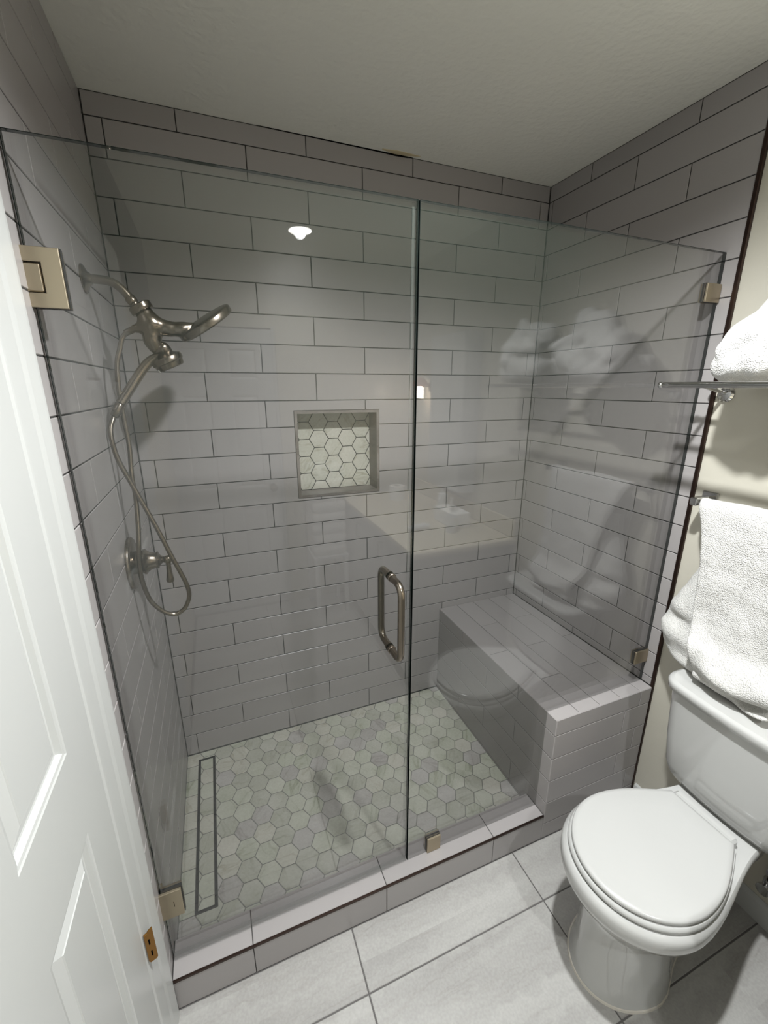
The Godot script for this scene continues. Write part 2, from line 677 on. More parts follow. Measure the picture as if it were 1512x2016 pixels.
# hexagons with flat sides towards +-y of the local plane
func hex_field(parent: Node3D, frame: Transform3D, region: PackedVector2Array, hole: PackedVector2Array, cx: float, cy: float, gap := 0.003, step := Vector2(0.0643, 0.0743), pale := false) -> void:
	var lo := region[0]
	var hi := region[0]
	for p in region:
		lo = lo.min(p)
		hi = hi.max(p)
	var r := (step.y - gap) / sqrt(3.0)
	for i in range(int((lo.x - cx) / step.x) - 2, int((hi.x - cx) / step.x) + 3):
		for k in range(int((lo.y - cy) / step.y) - 2, int((hi.y - cy) / step.y) + 3):
			var c := Vector2(cx + i * step.x, cy + k * step.y + (step.y / 2.0 if posmod(i, 2) == 1 else 0.0))
			var h := PackedVector2Array()
			for s in 6:
				h.append(c + Vector2(cos(TAU * s / 6.0), sin(TAU * s / 6.0)) * r)
			var pick := rng.randf()
			var m: Material = M.hex3 if pale else M["hex%d" % (0 if pick < 0.42 else 1 if pick < 0.68 else 2 if pick < 0.82 else 3)]
			var uv := Transform2D(rng.randi_range(0, 5) * TAU / 6.0 + rng.randf_range(-0.15, 0.15), Vector2(rng.randf(), rng.randf()))
			uv.x *= 3.2
			uv.y *= 3.2
			for q in Geometry2D.intersect_polygons(h, region):
				var cut: Array = [q]
				if not hole.is_empty():
					cut = Geometry2D.clip_polygons(q, hole)
				for w in cut:
					piece(parent, frame, w, 0.006, 0.0009, m, "tile", uv)


# ---------------------------------------------------------------- six-panel doors
# local frame: x across the leaf, y up, z out of the face
func panel_door(parent: Node3D, frame: Transform3D, w: float, h: float, px: Array, py: Array) -> void:
	var put := func(called: String, mesh: Mesh) -> void:
		part(called, mesh, M.white_paint, parent).transform = frame
	put.call("door_core", boxm(V(0, 0, -0.036), V(w, h, -0.0105)))
	var xs := [0.0]
	for p in px:
		xs.append_array(p)
	xs.append(w)
	var ys := [0.0]
	for p in py:
		ys.append_array(p)
	ys.append(h)
	put.call("stile", boxm(V(0, 0, -0.0106), V(xs[1], h, 0)))
	put.call("stile", boxm(V(xs[xs.size() - 2], 0, -0.0106), V(w, h, 0)))
	for k in range(0, ys.size(), 2):
		put.call("rail", boxm(V(xs[1], ys[k], -0.0106), V(xs[xs.size() - 2], ys[k + 1], 0)))
	for k in range(1, ys.size() - 1, 2):
		for i in range(2, xs.size() - 2, 2):
			put.call("mullion", boxm(V(xs[i], ys[k], -0.0106), V(xs[i + 1], ys[k + 1], 0)))
	var prof := [[0.0, 0.0], [0.003, -0.0015], [0.008, -0.0025], [0.012, -0.0095], [0.016, -0.0098], [0.036, -0.0035], [0.0375, -0.002]]
	for p in px:
		for q in py:
			var m := MB.new()
			for k in prof.size() - 1:
				var a: float = prof[k][0]
				var b: float = prof[k + 1][0]
				var za: float = prof[k][1]
				var zb: float = prof[k + 1][1]
				var A := [V(p[0] + a, q[0] + a, za), V(p[1] - a, q[0] + a, za), V(p[1] - a, q[1] - a, za), V(p[0] + a, q[1] - a, za)]
				var B := [V(p[0] + b, q[0] + b, zb), V(p[1] - b, q[0] + b, zb), V(p[1] - b, q[1] - b, zb), V(p[0] + b, q[1] - b, zb)]
				for i in 4:
					var j := (i + 1) % 4
					m.quad(A[i], A[j], B[j], B[i])
			var e := 0.0375
			m.quad(V(p[0] + e, q[0] + e, -0.002), V(p[1] - e, q[0] + e, -0.002), V(p[1] - e, q[1] - e, -0.002), V(p[0] + e, q[1] - e, -0.002))
			put.call("panel", m.done())


# ---------------------------------------------------------------- ceiling lights
func downlight(at: Vector3, label: String, energy: float) -> void:
	var t := thing("recessed_light", label, "light", at, "recessed ceiling lights")
	part("trim_ring", lathem(PackedVector2Array([Vector2(0.062, -0.004), Vector2(0.078, -0.006), Vector2(0.082, -0.003), Vector2(0.082, 0.0005)]), Vector3.ZERO, V(0, 1, 0), 40), M.white_paint, t)
	part("lens", lathem(PackedVector2Array([Vector2(0.0, -0.014), Vector2(0.045, -0.011), Vector2(0.062, -0.004), Vector2(0.062, 0.0), Vector2(0.0, 0.0)]), Vector3.ZERO, V(0, 1, 0), 40), M.lens, t)
	var l := SpotLight3D.new()
	l.name = "recessed_lamp"
	l.spot_angle = 76.0
	l.spot_angle_attenuation = 0.85
	l.spot_range = 12.0
	l.spot_attenuation = 2.0
	l.light_size = 0.032
	l.light_energy = energy
	l.light_color = Color(0.985, 0.995, 1.0)
	l.shadow_enabled = true
	t.add_child(l, true)
	l.position = V(0, -0.0115, 0)
	l.rotation_degrees = V(-90, 0, 0)


func _ready() -> void:
	# camera
	var cam := Camera3D.new()
	cam.name = "camera"
	cam.fov = 100.66
	cam.near = 0.02
	cam.far = 30.0
	cam.transform = Transform3D(Basis(V(0.9295, -0.0010, 0.3687), V(0.1048, 0.9595, -0.2615), V(-0.3536, 0.2817, 0.8920)).orthonormalized(), V(0.2607, 1.5912, 1.7400))
	add_child(cam)
	cam.current = true
	# surroundings: a closed room, nothing outside
	var world := WorldEnvironment.new()
	world.name = "environment"
	var env := Environment.new()
	env.background_mode = Environment.BG_COLOR
	env.background_color = Color(0, 0, 0)
	env.tonemap_mode = Environment.TONE_MAPPER_LINEAR
	env.tonemap_exposure = 1.0
	env.sdfgi_enabled = true
	env.ssao_enabled = true
	env.ssil_enabled = true
	world.environment = env
	add_child(world)
	rng.seed = 20240
	make_materials()
	downlight(V(0.82, YC, 1.23), "recessed round ceiling light over the floor just outside the shower glass", 5.2)
	downlight(V(0.82, YC, 2.50), "recessed round ceiling light mirrored in the shower glass as a bright oval", 2.1)
	build_shell()
	build_tiled_walls()
	build_shower_floor()
	build_bench_and_curb()
	build_entry_door()
	build_glass()
	build_toilet()
	build_rack_and_towels()
	build_shower_fittings()
	build_far_side()


func structure(called: String, label: String, category: String) -> Node3D:
	return thing(called, label, category, Vector3.ZERO, "", "structure")


func build_shell() -> void:
	var c := structure("ceiling", "plain off-white plaster ceiling with a fine rough grain above the shower", "ceiling")
	part("plaster", boxm(V(-0.2, YC, -0.2), V(W + 0.2, YC + 0.1, ZB + 0.2)), M.ceiling, c)
	# filler patch and crack where ceiling and back wall meet
	var fn := FastNoiseLite.new()
	fn.seed = 4
	var blot := PackedVector2Array()
	for i in 28:
		var a := TAU * i / 28.0
		var r := 1.0 + 0.55 * fn.get_noise_2d(cos(a) * 60.0, sin(a) * 60.0)
		blot.append(Vector2(0.070 * cos(a) * r, clampf(0.012 * sin(a) * r, -0.012, 0.03)))
	var st := part("stain", prismm(blot, 0.0, 0.0015, 0.0008), M.stain, c, "tan stained filler patch at the edge over the back wall")
	st.transform = Transform3D(Basis(V(1, 0, 0), V(0, 0, 1), V(0, -1, 0)), V(1.01, YC, 0.014))
	part("crack", prismm(PackedVector2Array([Vector2(0.50, YC), Vector2(0.72, YC - 0.0030), Vector2(0.93, YC - 0.0042), Vector2(1.00, YC - 0.0062), Vector2(1.045, YC - 0.0045), Vector2(1.07, YC)]), -0.001, 0.0012), M.dark, c, "dark open joint between ceiling and tiles")

	var f := structure("floor", "pale grey streaked rectangular porcelain floor tiles with grey joints outside the shower", "floor")
	part("slab", boxm(V(-0.2, FY - 0.12, -0.2), V(W + 0.2, FY - 0.0016, ZB + 0.2)), M.floor_grout, f)
	var xs := [-0.118, 0.505, 1.128, 1.751]
	var zs := [0.8394, 1.0045, 1.3095, 1.6145, 1.9195, 2.2245, 2.5295, 2.8345, 3.0]
	for i in 3:
		for k in 8:
			var x0: float = maxf(xs[i], 0.0) + 0.002
			var x1: float = minf(xs[i + 1], W + 0.006) - 0.002
			var uv := Transform2D(0.0, Vector2(rng.randf(), rng.randf()))
			uv.x *= 1.3
			uv.y *= 1.3
			piece(f, Transform3D(Basis(V(1, 0, 0), V(0, 0, -1), V(0, 1, 0)), V(0, FY, 0)), rect(x0, -zs[k + 1] + 0.002, x1, -zs[k] - 0.002), 0.008, 0.0012, M["floor%d" % rng.randi_range(0, 2)], "tile", uv)

	var r := structure("wall_right", "cream painted wall with a soft sheen behind the toilet and towel rack", "wall")
	part("paint", boxm(V(W + 0.006, FY - 0.1, -0.12), V(W + 0.12, YC + 0.02, ZB + 0.1)), M.paint, r)
	var b := structure("wall_front", "cream painted wall on the far side of the room, mirrored in the shower glass", "wall")
	part("paint", boxm(V(0.715, FY - 0.1, ZB), V(W + 0.1, YC + 0.02, ZB + 0.1)), M.paint, b)
	part("paint", boxm(V(-0.12, 1.975, ZB), V(0.715, YC + 0.02, ZB + 0.1)), M.paint, b)
	part("paint", boxm(V(-0.12, FY - 0.1, ZB + 0.04), V(0.715, 1.975, ZB + 0.1)), M.paint, b)
	var l := structure("wall_left", "dark grey subway tile wall carrying the shower head and valve", "wall")
	part("backing", boxm(V(-0.12, FY - 0.1, -0.12), V(-0.0015, YC + 0.02, ZF)), M.grout, l)
	part("paint", boxm(V(-0.12, 1.99, ZF), V(-0.014, YC + 0.02, ZB + 0.1)), M.paint, l)
	part("paint", boxm(V(-0.12, FY - 0.1, 1.70), V(-0.014, YC + 0.02, ZB + 0.1)), M.paint, l)
	part("paint", boxm(V(-0.12, FY - 0.1, ZF), V(-0.055, YC + 0.02, 1.72)), M.paint, l)
	tile_wall(l, Transform3D(Basis(V(0, 0, -1), V(0, 1, 0), V(1, 0, 0)), V(0, 0, ZF - 0.002)), 0.0, ZF - 0.002, 0.0, YC, ZF - 0.002 - 0.2245 - 1.0 * TL, ZF - 0.002 - 0.0225 - TL)
	part("edge_trim", boxm(V(-0.01, FY, ZF - 0.002), V(0.0018, YC, ZF + 0.0045), 0.001), M.black_metal, l, "dark metal edge strip beside the door casing")
	var bb := structure("baseboard_right", "low white painted baseboard along the cream wall behind the toilet", "baseboard")
	var p := MB.new()
	p.prism(PackedVector2Array([Vector2(0, 0), Vector2(0.012, 0), Vector2(0.012, 0.07), Vector2(0.009, 0.08), Vector2(0.004, 0.085), Vector2(0, 0.085)]), 0.0, ZB - 0.85)
	var bo := part("board", p.done(), M.white_paint, bb)
	bo.transform = Transform3D(Basis(V(-1, 0, 0), V(0, 1, 0), V(0, 0, -1)), V(W + 0.007, FY, ZB))
	var tr := structure("trim_1", "dark bronze metal edge strip where the shower tiles meet the cream wall", "trim")
	part("strip", boxm(V(W - 0.0035, FY, 0.8305), V(W + 0.007, YC, 0.8425), 0.0015), M.bronze, tr)


func build_tiled_walls() -> void:
	var b := structure("wall_back", "back wall of long grey subway tiles in running bond with a square niche", "wall")
	var bm := MB.new()
	var nx0 := 0.575
	var nx1 := 0.9175
	var ny0 := 1.1525
	var ny1 := 1.491
	bm.box(V(-0.12, -0.15, -0.2), V(nx0, YC + 0.02, -0.0015))
	bm.box(V(nx1, -0.15, -0.2), V(W + 0.12, YC + 0.02, -0.0015))
	bm.box(V(nx0, -0.15, -0.2), V(nx1, ny0, -0.0015))
	bm.box(V(nx0, ny1, -0.2), V(nx1, YC + 0.02, -0.0015))
	bm.box(V(nx0, ny0, -0.2), V(nx1, ny1, -0.0915))
	part("backing", bm.done(), M.grout, b)
	var fr := Transform3D(Basis(V(1, 0, 0), V(0, 1, 0), V(0, 0, 1)), Vector3.ZERO)
	tile_wall(b, fr, 0.0, W, 0.0, YC, 0.2519, 0.0483, rect(0.5645, 1.1425, 0.9285, 1.502))
	# niche: four mitred side plates and a back of marble hexagons
	var ox0 := 0.566
	var ox1 := 0.927
	var oy0 := 1.144
	var oy1 := 1.5005
	var ix0 := 0.577
	var ix1 := 0.9155
	var iy0 := 1.1545
	var iy1 := 1.4895
	var zo := 0.003
	var zi := -0.09
	var sides := [
		[V(ox0, oy0, zo), V(ox0, oy1, zo), V(ix0, iy1, zo), V(ix0, iy0, zo), V(ix0, iy0, zi), V(ix0, iy1, zi)],
		[V(ox1, oy1, zo), V(ox1, oy0, zo), V(ix1, iy0, zo), V(ix1, iy1, zo), V(ix1, iy1, zi), V(ix1, iy0, zi)],
		[V(ox0, oy1, zo), V(ox1, oy1, zo), V(ix1, iy1, zo), V(ix0, iy1, zo), V(ix0, iy1, zi), V(ix1, iy1, zi)],
		[V(ox1, oy0, zo), V(ox0, oy0, zo), V(ix0, iy0, zo), V(ix1, iy0, zo), V(ix1, iy0, zi), V(ix0, iy0, zi)],
	]
	for s in sides:
		var m := MB.new()
		m.quad(s[3], s[2], s[1], s[0])
		m.quad(s[4], s[5], s[2], s[3])
		var o0: Vector3 = s[0] - V(0, 0, zo + 0.006)
		var o1: Vector3 = s[1] - V(0, 0, zo + 0.006)
		m.quad(s[0], s[1], o1, o0)
		m.quad(s[4], s[3], s[0], o0)
		m.quad(s[5], o1, s[1], s[2])
		m.quad(o0, o1, s[5], s[4])
		part("niche_side", m.done(), M.niche, b)
	hex_field(b, Transform3D(Basis(V(1, 0, 0), V(0, 1, 0), V(0, 0, 1)), V(0, 0, -0.09)), rect(ix0 + 0.0005, iy0 + 0.0005, ix1 - 0.0005, iy1 - 0.0005), PackedVector2Array(), 0.6825, 1.3765, 0.0032, Vector2(0.0637, 0.0737), true)

	# tiled part of the right wall
	var r := structure("wall_shower_right", "grey subway tile wall above the bench, half behind the glass panel", "wall")
	part("backing", boxm(V(W + 0.0015, FY - 0.1, -0.12), V(W + 0.0062, YC + 0.01, 0.8312)), M.grout, r)
	tile_wall(r, Transform3D(Basis(V(0, 0, 1), V(0, 1, 0), V(-1, 0, 0)), V(W, 0, 0)), 0.0, 0.831, 0.483, YC, 0.2245, 0.0225)


func build_shower_floor() -> void:
	var f := structure("floor_shower", "shower floor of greenish white marble hexagon tiles", "floor")
	part("mortar", boxm(V(-0.001, FY - 0.02, -0.001), V(1.263, -0.0014, 0.743)), M.hex_grout, f)
	var frame := Transform3D(Basis(V(1, 0, 0), V(0, 0, -1), V(0, 1, 0)), Vector3.ZERO)
	# local y = -z
	hex_field(f, frame, rect(0.0015, -0.7405, 1.2605, -0.0015), rect(0.0462, -0.6638, 0.1158, -0.0388), 0.797, -0.1792)
	var d := thing("linear_drain", "long narrow tile-in linear drain with dark slots along the left shower wall", "drain")
	var ring := MB.new()
	for q in [[V(0.0467, -0.004, 0.0393), V(0.0487, 0.0008, 0.6633)], [V(0.1133, -0.004, 0.0393), V(0.1153, 0.0008, 0.6633)], [V(0.0487, -0.004, 0.0393), V(0.1133, 0.0008, 0.0413)], [V(0.0487, -0.004, 0.6613), V(0.1133, 0.0008, 0.6633)]]:
		ring.box(q[0], q[1])
	part("frame", ring.done(), M.black_metal, d, "thin dark frame")
	part("channel", boxm(V(0.0487, -0.0139, 0.0413), V(0.1133, -0.0012, 0.6613)), M.dark, d, "dark channel showing as a slot all round")
	part("tray", boxm(V(0.0565, -0.006, 0.049), V(0.1055, -0.0008, 0.6535)), M.hex_grout, d)
	hex_field(d, frame.translated(V(0, 0.0006, 0)), rect(0.0568, -0.6532, 0.1052, -0.0493), PackedVector2Array(), 0.0895, -0.1400)


func build_bench_and_curb() -> void:
	var b := thing("shower_bench", "tiled grey corner bench seat along the right shower wall under the glass panel", "bench")
	part("core", boxm(V(1.2635, FY, -0.001), V(W + 0.001, 0.4805, ZF - 0.0015)), M.grout, b)
	var e := 0.0010
	var t := func(frame: Transform3D, poly: PackedVector2Array) -> void:
		piece(b, frame, poly, 0.008, 0.0013, M["tile%d" % rng.randi_range(0, 3)])
	var top := Transform3D(Basis(V(1, 0, 0), V(0, 0, -1), V(0, 1, 0)), V(0, 0.482, 0))
	var cols := [1.2628, 1.366, 1.4655, 1.567, 1.669, W]
	var cuts := [[0.0, 0.433, ZF], [0.0, 0.224, 0.640, ZF], [0.0, 0.437, ZF], [0.0, 0.220, 0.640, ZF], [0.0, 0.437, ZF]]
	for c in 5:
		for k in cuts[c].size() - 1:
			t.call(top, rect(cols[c] + e, -cuts[c][k + 1] + e, cols[c + 1] - e, -cuts[c][k] - e))
	var ys := [FY, 0.007, 0.109, 0.211, 0.312, 0.414, 0.4818]
	var front := Transform3D(Basis(V(0, 0, 1), V(0, 1, 0), V(-1, 0, 0)), V(1.262, 0, 0))
	for k in range(0, 6):
		var zc := [0.0, 0.43, ZF] if k % 2 == 0 else [0.0, 0.224, 0.634, ZF]
		for j in zc.size() - 1:
			t.call(front, rect(zc[j] + e, ys[k] + e, zc[j + 1] - e, ys[k + 1] - e))
	var endf := Transform3D(Basis(V(1, 0, 0), V(0, 1, 0), V(0, 0, 1)), V(0, 0, ZF))
	for k in range(0, 6):
		var xc := [1.2628, 1.6720, W - 0.001] if k % 2 == 1 else [1.2628, 1.6000, W - 0.001]
		for j in xc.size() - 1:
			t.call(endf, rect(xc[j] + e, ys[k] + e, xc[j + 1] - e, ys[k + 1] - e))

	var c := thing("shower_curb", "low grey tiled shower curb with a dark metal edge strip under the glass door", "curb")
	part("core", boxm(V(0.0, FY, 0.7425), V(1.2615, 0.0495, ZF - 0.002)), M.grout, c)
	var tc := func(frame: Transform3D, poly: PackedVector2Array) -> void:
		piece(c, frame, poly, 0.008, 0.0012, M["tile%d" % rng.randi_range(0, 3)])
	var ctop := Transform3D(Basis(V(1, 0, 0), V(0, 0, -1), V(0, 1, 0)), V(0, 0.051, 0))
	var cin := Transform3D(Basis(V(-1, 0, 0), V(0, 1, 0), V(0, 0, -1)), V(0, 0, 0.7411))
	var xs := [0.0015, 0.212, 0.6265, 1.0385, 1.2612]
	for k in 4:
		tc.call(ctop, rect(xs[k] + e, -ZF + 0.0045, xs[k + 1] - e, -0.7412))
		tc.call(endf, rect(xs[k] + e, FY + 0.0015, xs[k + 1] - e, 0.0425))
		tc.call(cin, rect(-xs[k + 1] + e, 0.0012, -xs[k] - e, 0.0500))
	part("edge_strip", boxm(V(0.001, 0.0432, ZF - 0.004), V(1.2612, 0.0512, ZF + 0.0016), 0.0008), M.bronze, c, "dark bronze metal edge strip along the front corner")


func build_entry_door() -> void:
	var d := structure("door_1", "white painted six-panel door and casing at the left edge beside the shower", "door")
	# local x runs towards the camera (+z) seen from inside the room: frame x=-z so that the face looks along +x
	var frame := Transform3D(Basis(V(0, 0, -1), V(0, 1, 0), V(1, 0, 0)), V(-0.003, FY + 0.010, 1.672))
	panel_door(d, frame, 0.710, 2.02, [[0.107, 0.294], [0.416, 0.603]], [[0.24, 0.939], [1.103, 1.68], [1.80, 1.925]])
	# casing: flat board with a raised outer band and a rounded inner edge
	var prof := PackedVector2Array([Vector2(0.0, -0.016), Vector2(0.115, -0.016), Vector2(0.115, -0.004), Vector2(0.108, -0.0015), Vector2(0.104, -0.001), Vector2(0.060, 0.001), Vector2(0.052, 0.0025), Vector2(0.046, 0.0035), Vector2(0.012, 0.006), Vector2(0.004, 0.006), Vector2(0.0, 0.003)])
	# profile x = distance from the shower, y = out of the wall
	var c := MB.new()
	c.prism(prof, 0.0, 2.10)
	var co := part("casing", c.done(), M.white_paint, d)
	co.transform = Transform3D(Basis(V(0, 0, 1), V(1, 0, 0), V(0, 1, 0)), V(0, FY, 0.8455))
	var c2 := MB.new()
	c2.prism(prof, 0.0, 2.10)
	var co2 := part("casing", c2.done(), M.white_paint, d)
	co2.transform = Transform3D(Basis(V(0, 0, -1), V(1, 0, 0), V(0, -1, 0)), V(0, FY + 2.10, 1.795))
	part("head_casing", boxm(V(-0.016, 1.968, 0.8455), V(0.004, 2.06, 1.795), 0.003), M.white_paint, d)
	part("jamb", boxm(V(-0.056, FY, 0.9585), V(-0.012, 2.0, 0.9615)), M.white_paint, d)
	# bottom hinge, its paint worn off
	var hg := part("hinge", prismm(PackedVector2Array([Vector2(0, 0.006), Vector2(0.003, 0.0), Vector2(0.016, 0.0), Vector2(0.0185, 0.004), Vector2(0.0185, 0.098), Vector2(0.010, 0.094), Vector2(0.007, 0.090), Vector2(0, 0.088)]), 0.0, 0.004, 0.0008), M.brass, d, "worn brass hinge leaf with two dark screw slots")
	var turn := Basis(V(0, 1, 0), 0.32)
	hg.transform = Transform3D(turn, V(-0.0005, 0.342, 0.9520))
	part("slot", boxm(V(0.0075, 0.018, 0.0035), V(0.0105, 0.034, 0.0044)), M.dark, hg)
	part("slot", boxm(V(0.0065, 0.055, 0.0035), V(0.0095, 0.071, 0.0044)), M.dark, hg)


func build_glass() -> void:
	# swinging door
	var d := thing("shower_door", "frameless clear glass shower door with nickel pull handle and two wall hinges", "shower door")
	var t := 0.005
	part("glass_pane", boxm(V(0.005, 0.064, ZG - t), V(0.7155, 1.972, ZG + t)), M.glass, d)
	var ed := MB.new()
	ed.box(V(0.0038, 0.064, ZG - t), V(0.0049, 1.972, ZG + t))
	ed.box(V(0.7156, 0.064, ZG - t), V(0.7167, 1.972, ZG + t))
	ed.box(V(0.005, 1.9721, ZG - t), V(0.7155, 1.973, ZG + t))
	part("polished_edge", ed.done(), M.edge, d)
	part("bottom_sweep", boxm(V(0.006, 0.0535, ZG - t - 0.002), V(0.7145, 0.068, ZG + t + 0.002), 0.001), M.seal, d, "clear plastic sweep along the bottom")
	part("side_seal", boxm(V(0.7060, 0.07, ZG - t - 0.0012), V(0.7150, 1.970, ZG - t - 0.0003)), M.seal, d, "clear strip seal along the closing edge")
	for y in [1.767, 0.271]:
		var h := MB.new()
		var pl := PackedVector2Array([Vector2(-0.004, -0.046), Vector2(0.0525, -0.046), Vector2(0.0525, 0.046), Vector2(-0.004, 0.046), Vector2(-0.004, 0.0235), Vector2(0.0245, 0.0235), Vector2(0.0245, -0.0235), Vector2(-0.004, -0.0235)])
		if y < 1.0:
			pl = rect(-0.004, -0.046, 0.0525, 0.046)
		h.prism(pl, 0.0, 0.006, 0.0008)
		var hn := part("hinge", h.done(), M.hinge, d, "square nickel glass hinge")
		hn.position = V(0, y, ZG + t + 0.0004)
		part("back_plate", boxm(V(0.0005, -0.046, -0.0175), V(0.0535, 0.046, -0.0108), 0.0008), M.hinge, hn)
		part("gasket", boxm(V(0.0005, -0.0468, -0.0107), V(0.0540, 0.0468, -0.0006)), M.rubber, hn)
		part("barrel", boxm(V(-0.006, -0.0218, -0.014), V(0.0222, 0.0218, 0.0042 if y > 1.0 else -0.002), 0.002), M.hinge, hn)
		part("wall_plate", boxm(V(0.0003, -0.045, -0.030), V(0.0055, 0.045, -0.0006), 0.0008), M.hinge, hn)
		if y < 1.0:
			part("screw_slot", boxm(V(0.031, -0.008, 0.0055), V(0.0325, 0.010, 0.0063)), M.dark, hn)
	# pull handles on both sides
	for s in [1.0, -1.0]:
		var z0: float = ZG + s * t
		var p := bent(PackedVector3Array([V(0.657, 1.1105, z0), V(0.657, 1.1105, z0 + s * 0.066), V(0.657, 0.893, z0 + s * 0.066), V(0.657, 0.893, z0)]), 0.032, 8)
		var hd := part("pull_handle", tubem(p, 0.0096, 20), M.nickel, d, "D-shaped brushed nickel pull")
		for y in [1.1105, 0.893]:
			part("collar", lathem(PackedVector2Array([Vector2(0.0118, 0.0), Vector2(0.0118, 0.007), Vector2(0.0105, 0.0085), Vector2(0.0096, 0.0085)]), V(0.657, y, z0), V(0, 0, s), 20), M.nickel, hd)

	# fixed panel, notched over the bench
	var f := thing("shower_screen", "fixed clear glass panel standing on curb and bench, held by three bronze clips", "glass panel")
	var poly := PackedVector2Array([Vector2(0.7205, 0.0525), Vector2(1.2605, 0.0525), Vector2(1.2605, 0.4845), Vector2(1.7265, 0.4845), Vector2(1.7265, 1.972), Vector2(0.7205, 1.972)])
	var gp := part("glass_pane", prismm(poly, -t, t), M.glass, f)
	gp.position = V(0, 0, ZG)
	var fe := MB.new()
	fe.box(V(0.7193, 0.0525, ZG - t), V(0.7204, 1.972, ZG + t))
	fe.box(V(0.7205, 1.9721, ZG - t), V(1.7265, 1.973, ZG + t))
	fe.box(V(1.7266, 0.4845, ZG - t), V(1.7277, 1.972, ZG + t))
	part("polished_edge", fe.done(), M.edge, f)
	for c in [[V(0.7925, 0.0522, ZG), V(0.843, 0.1125, ZG)], [V(1.6645, 1.836, ZG), V(1.7275, 1.887, ZG)], [V(1.661, 0.573, ZG), V(1.7275, 0.626, ZG)]]:
		var lo: Vector3 = c[0]
		var hi: Vector3 = c[1]
		var cl := part("clip", boxm(lo + V(0, 0, t + 0.0003), hi + V(0, 0, t + 0.0062), 0.0008), M.hinge, f, "small square bronze glass clip")
		part("back_plate", boxm(lo + V(0, 0, -t - 0.0062), hi + V(0, 0, -t - 0.0003), 0.0008), M.hinge, cl)
		part("gasket", boxm(lo + V(-0.0008, 0, -t - 0.0002), hi + V(0.0, 0.0008, t + 0.0002)), M.rubber, cl)


# ---------------------------------------------------------------- toilet
const TZ := 1.20   # centre line of the toilet


# outline of bowl, seat and lid: round front towards -x, narrowing to a straight back
# (waist: how soon it narrows; round: the sides bulge all the way to the back)
func egg(y: float, xf: float, xb: float, hw: float, hb: float, l1: float, waist := 1.0, round := false) -> PackedVector3Array:
	var r := PackedVector3Array()
	var xc := xf + l1
	for i in 11:
		var t := i / 10.0
		var s := 1.0 - cos(t * PI / 2.0) if round else smoothstep(0.0, waist, t)
		r.append(V(lerpf(xc, xb, t), y, TZ + lerpf(hw, hb, s)))
	for i in range(1, 5):
		r.append(V(xb, y, TZ + lerpf(hb, -hb, i / 5.0)))
	for i in range(10, -1, -1):
		var t := i / 10.0
		var s := 1.0 - cos(t * PI / 2.0) if round else smoothstep(0.0, waist, t)
		r.append(V(lerpf(xc, xb, t), y, TZ - lerpf(hw, hb, s)))
	for i in range(1, 32):
		var a := PI * i / 32.0
		r.append(V(xc - l1 * sin(a), y, TZ - hw * cos(a)))
	return r


func rring(y: float, x0: float, x1: float, hz: float, rad: float, bow: float, zc := TZ) -> PackedVector3Array:
	var r := PackedVector3Array()
	var cs := [Vector2(x1 - rad, zc + hz - rad), Vector2(x1 - rad, zc - hz + rad), Vector2(x0 + rad, zc - hz + rad), Vector2(x0 + rad, zc + hz - rad)]
	for k in 4:
		var last: Vector2 = cs[(k + 1) % 4]
		for i in 9:
			var a := PI / 2.0 * (k + i / 8.0)
			r.append(V(cs[k].x + rad * sin(a), y, cs[k].y + rad * cos(a)))
		var p := r[r.size() - 1]
		var a2 := PI / 2.0 * (k + 1)
		var q := V(last.x + rad * sin(a2), y, last.y + rad * cos(a2))
		for i in range(1, 6):
			r.append(p.lerp(q, i / 6.0))
	for i in r.size():
		var w := (r[i].z - zc) / hz
		var f := clampf((x1 - r[i].x) / (x1 - x0), 0.0, 1.0)
		r[i].x -= bow * (1.0 - w * w) * smoothstep(0.3, 0.9, f)
	return r


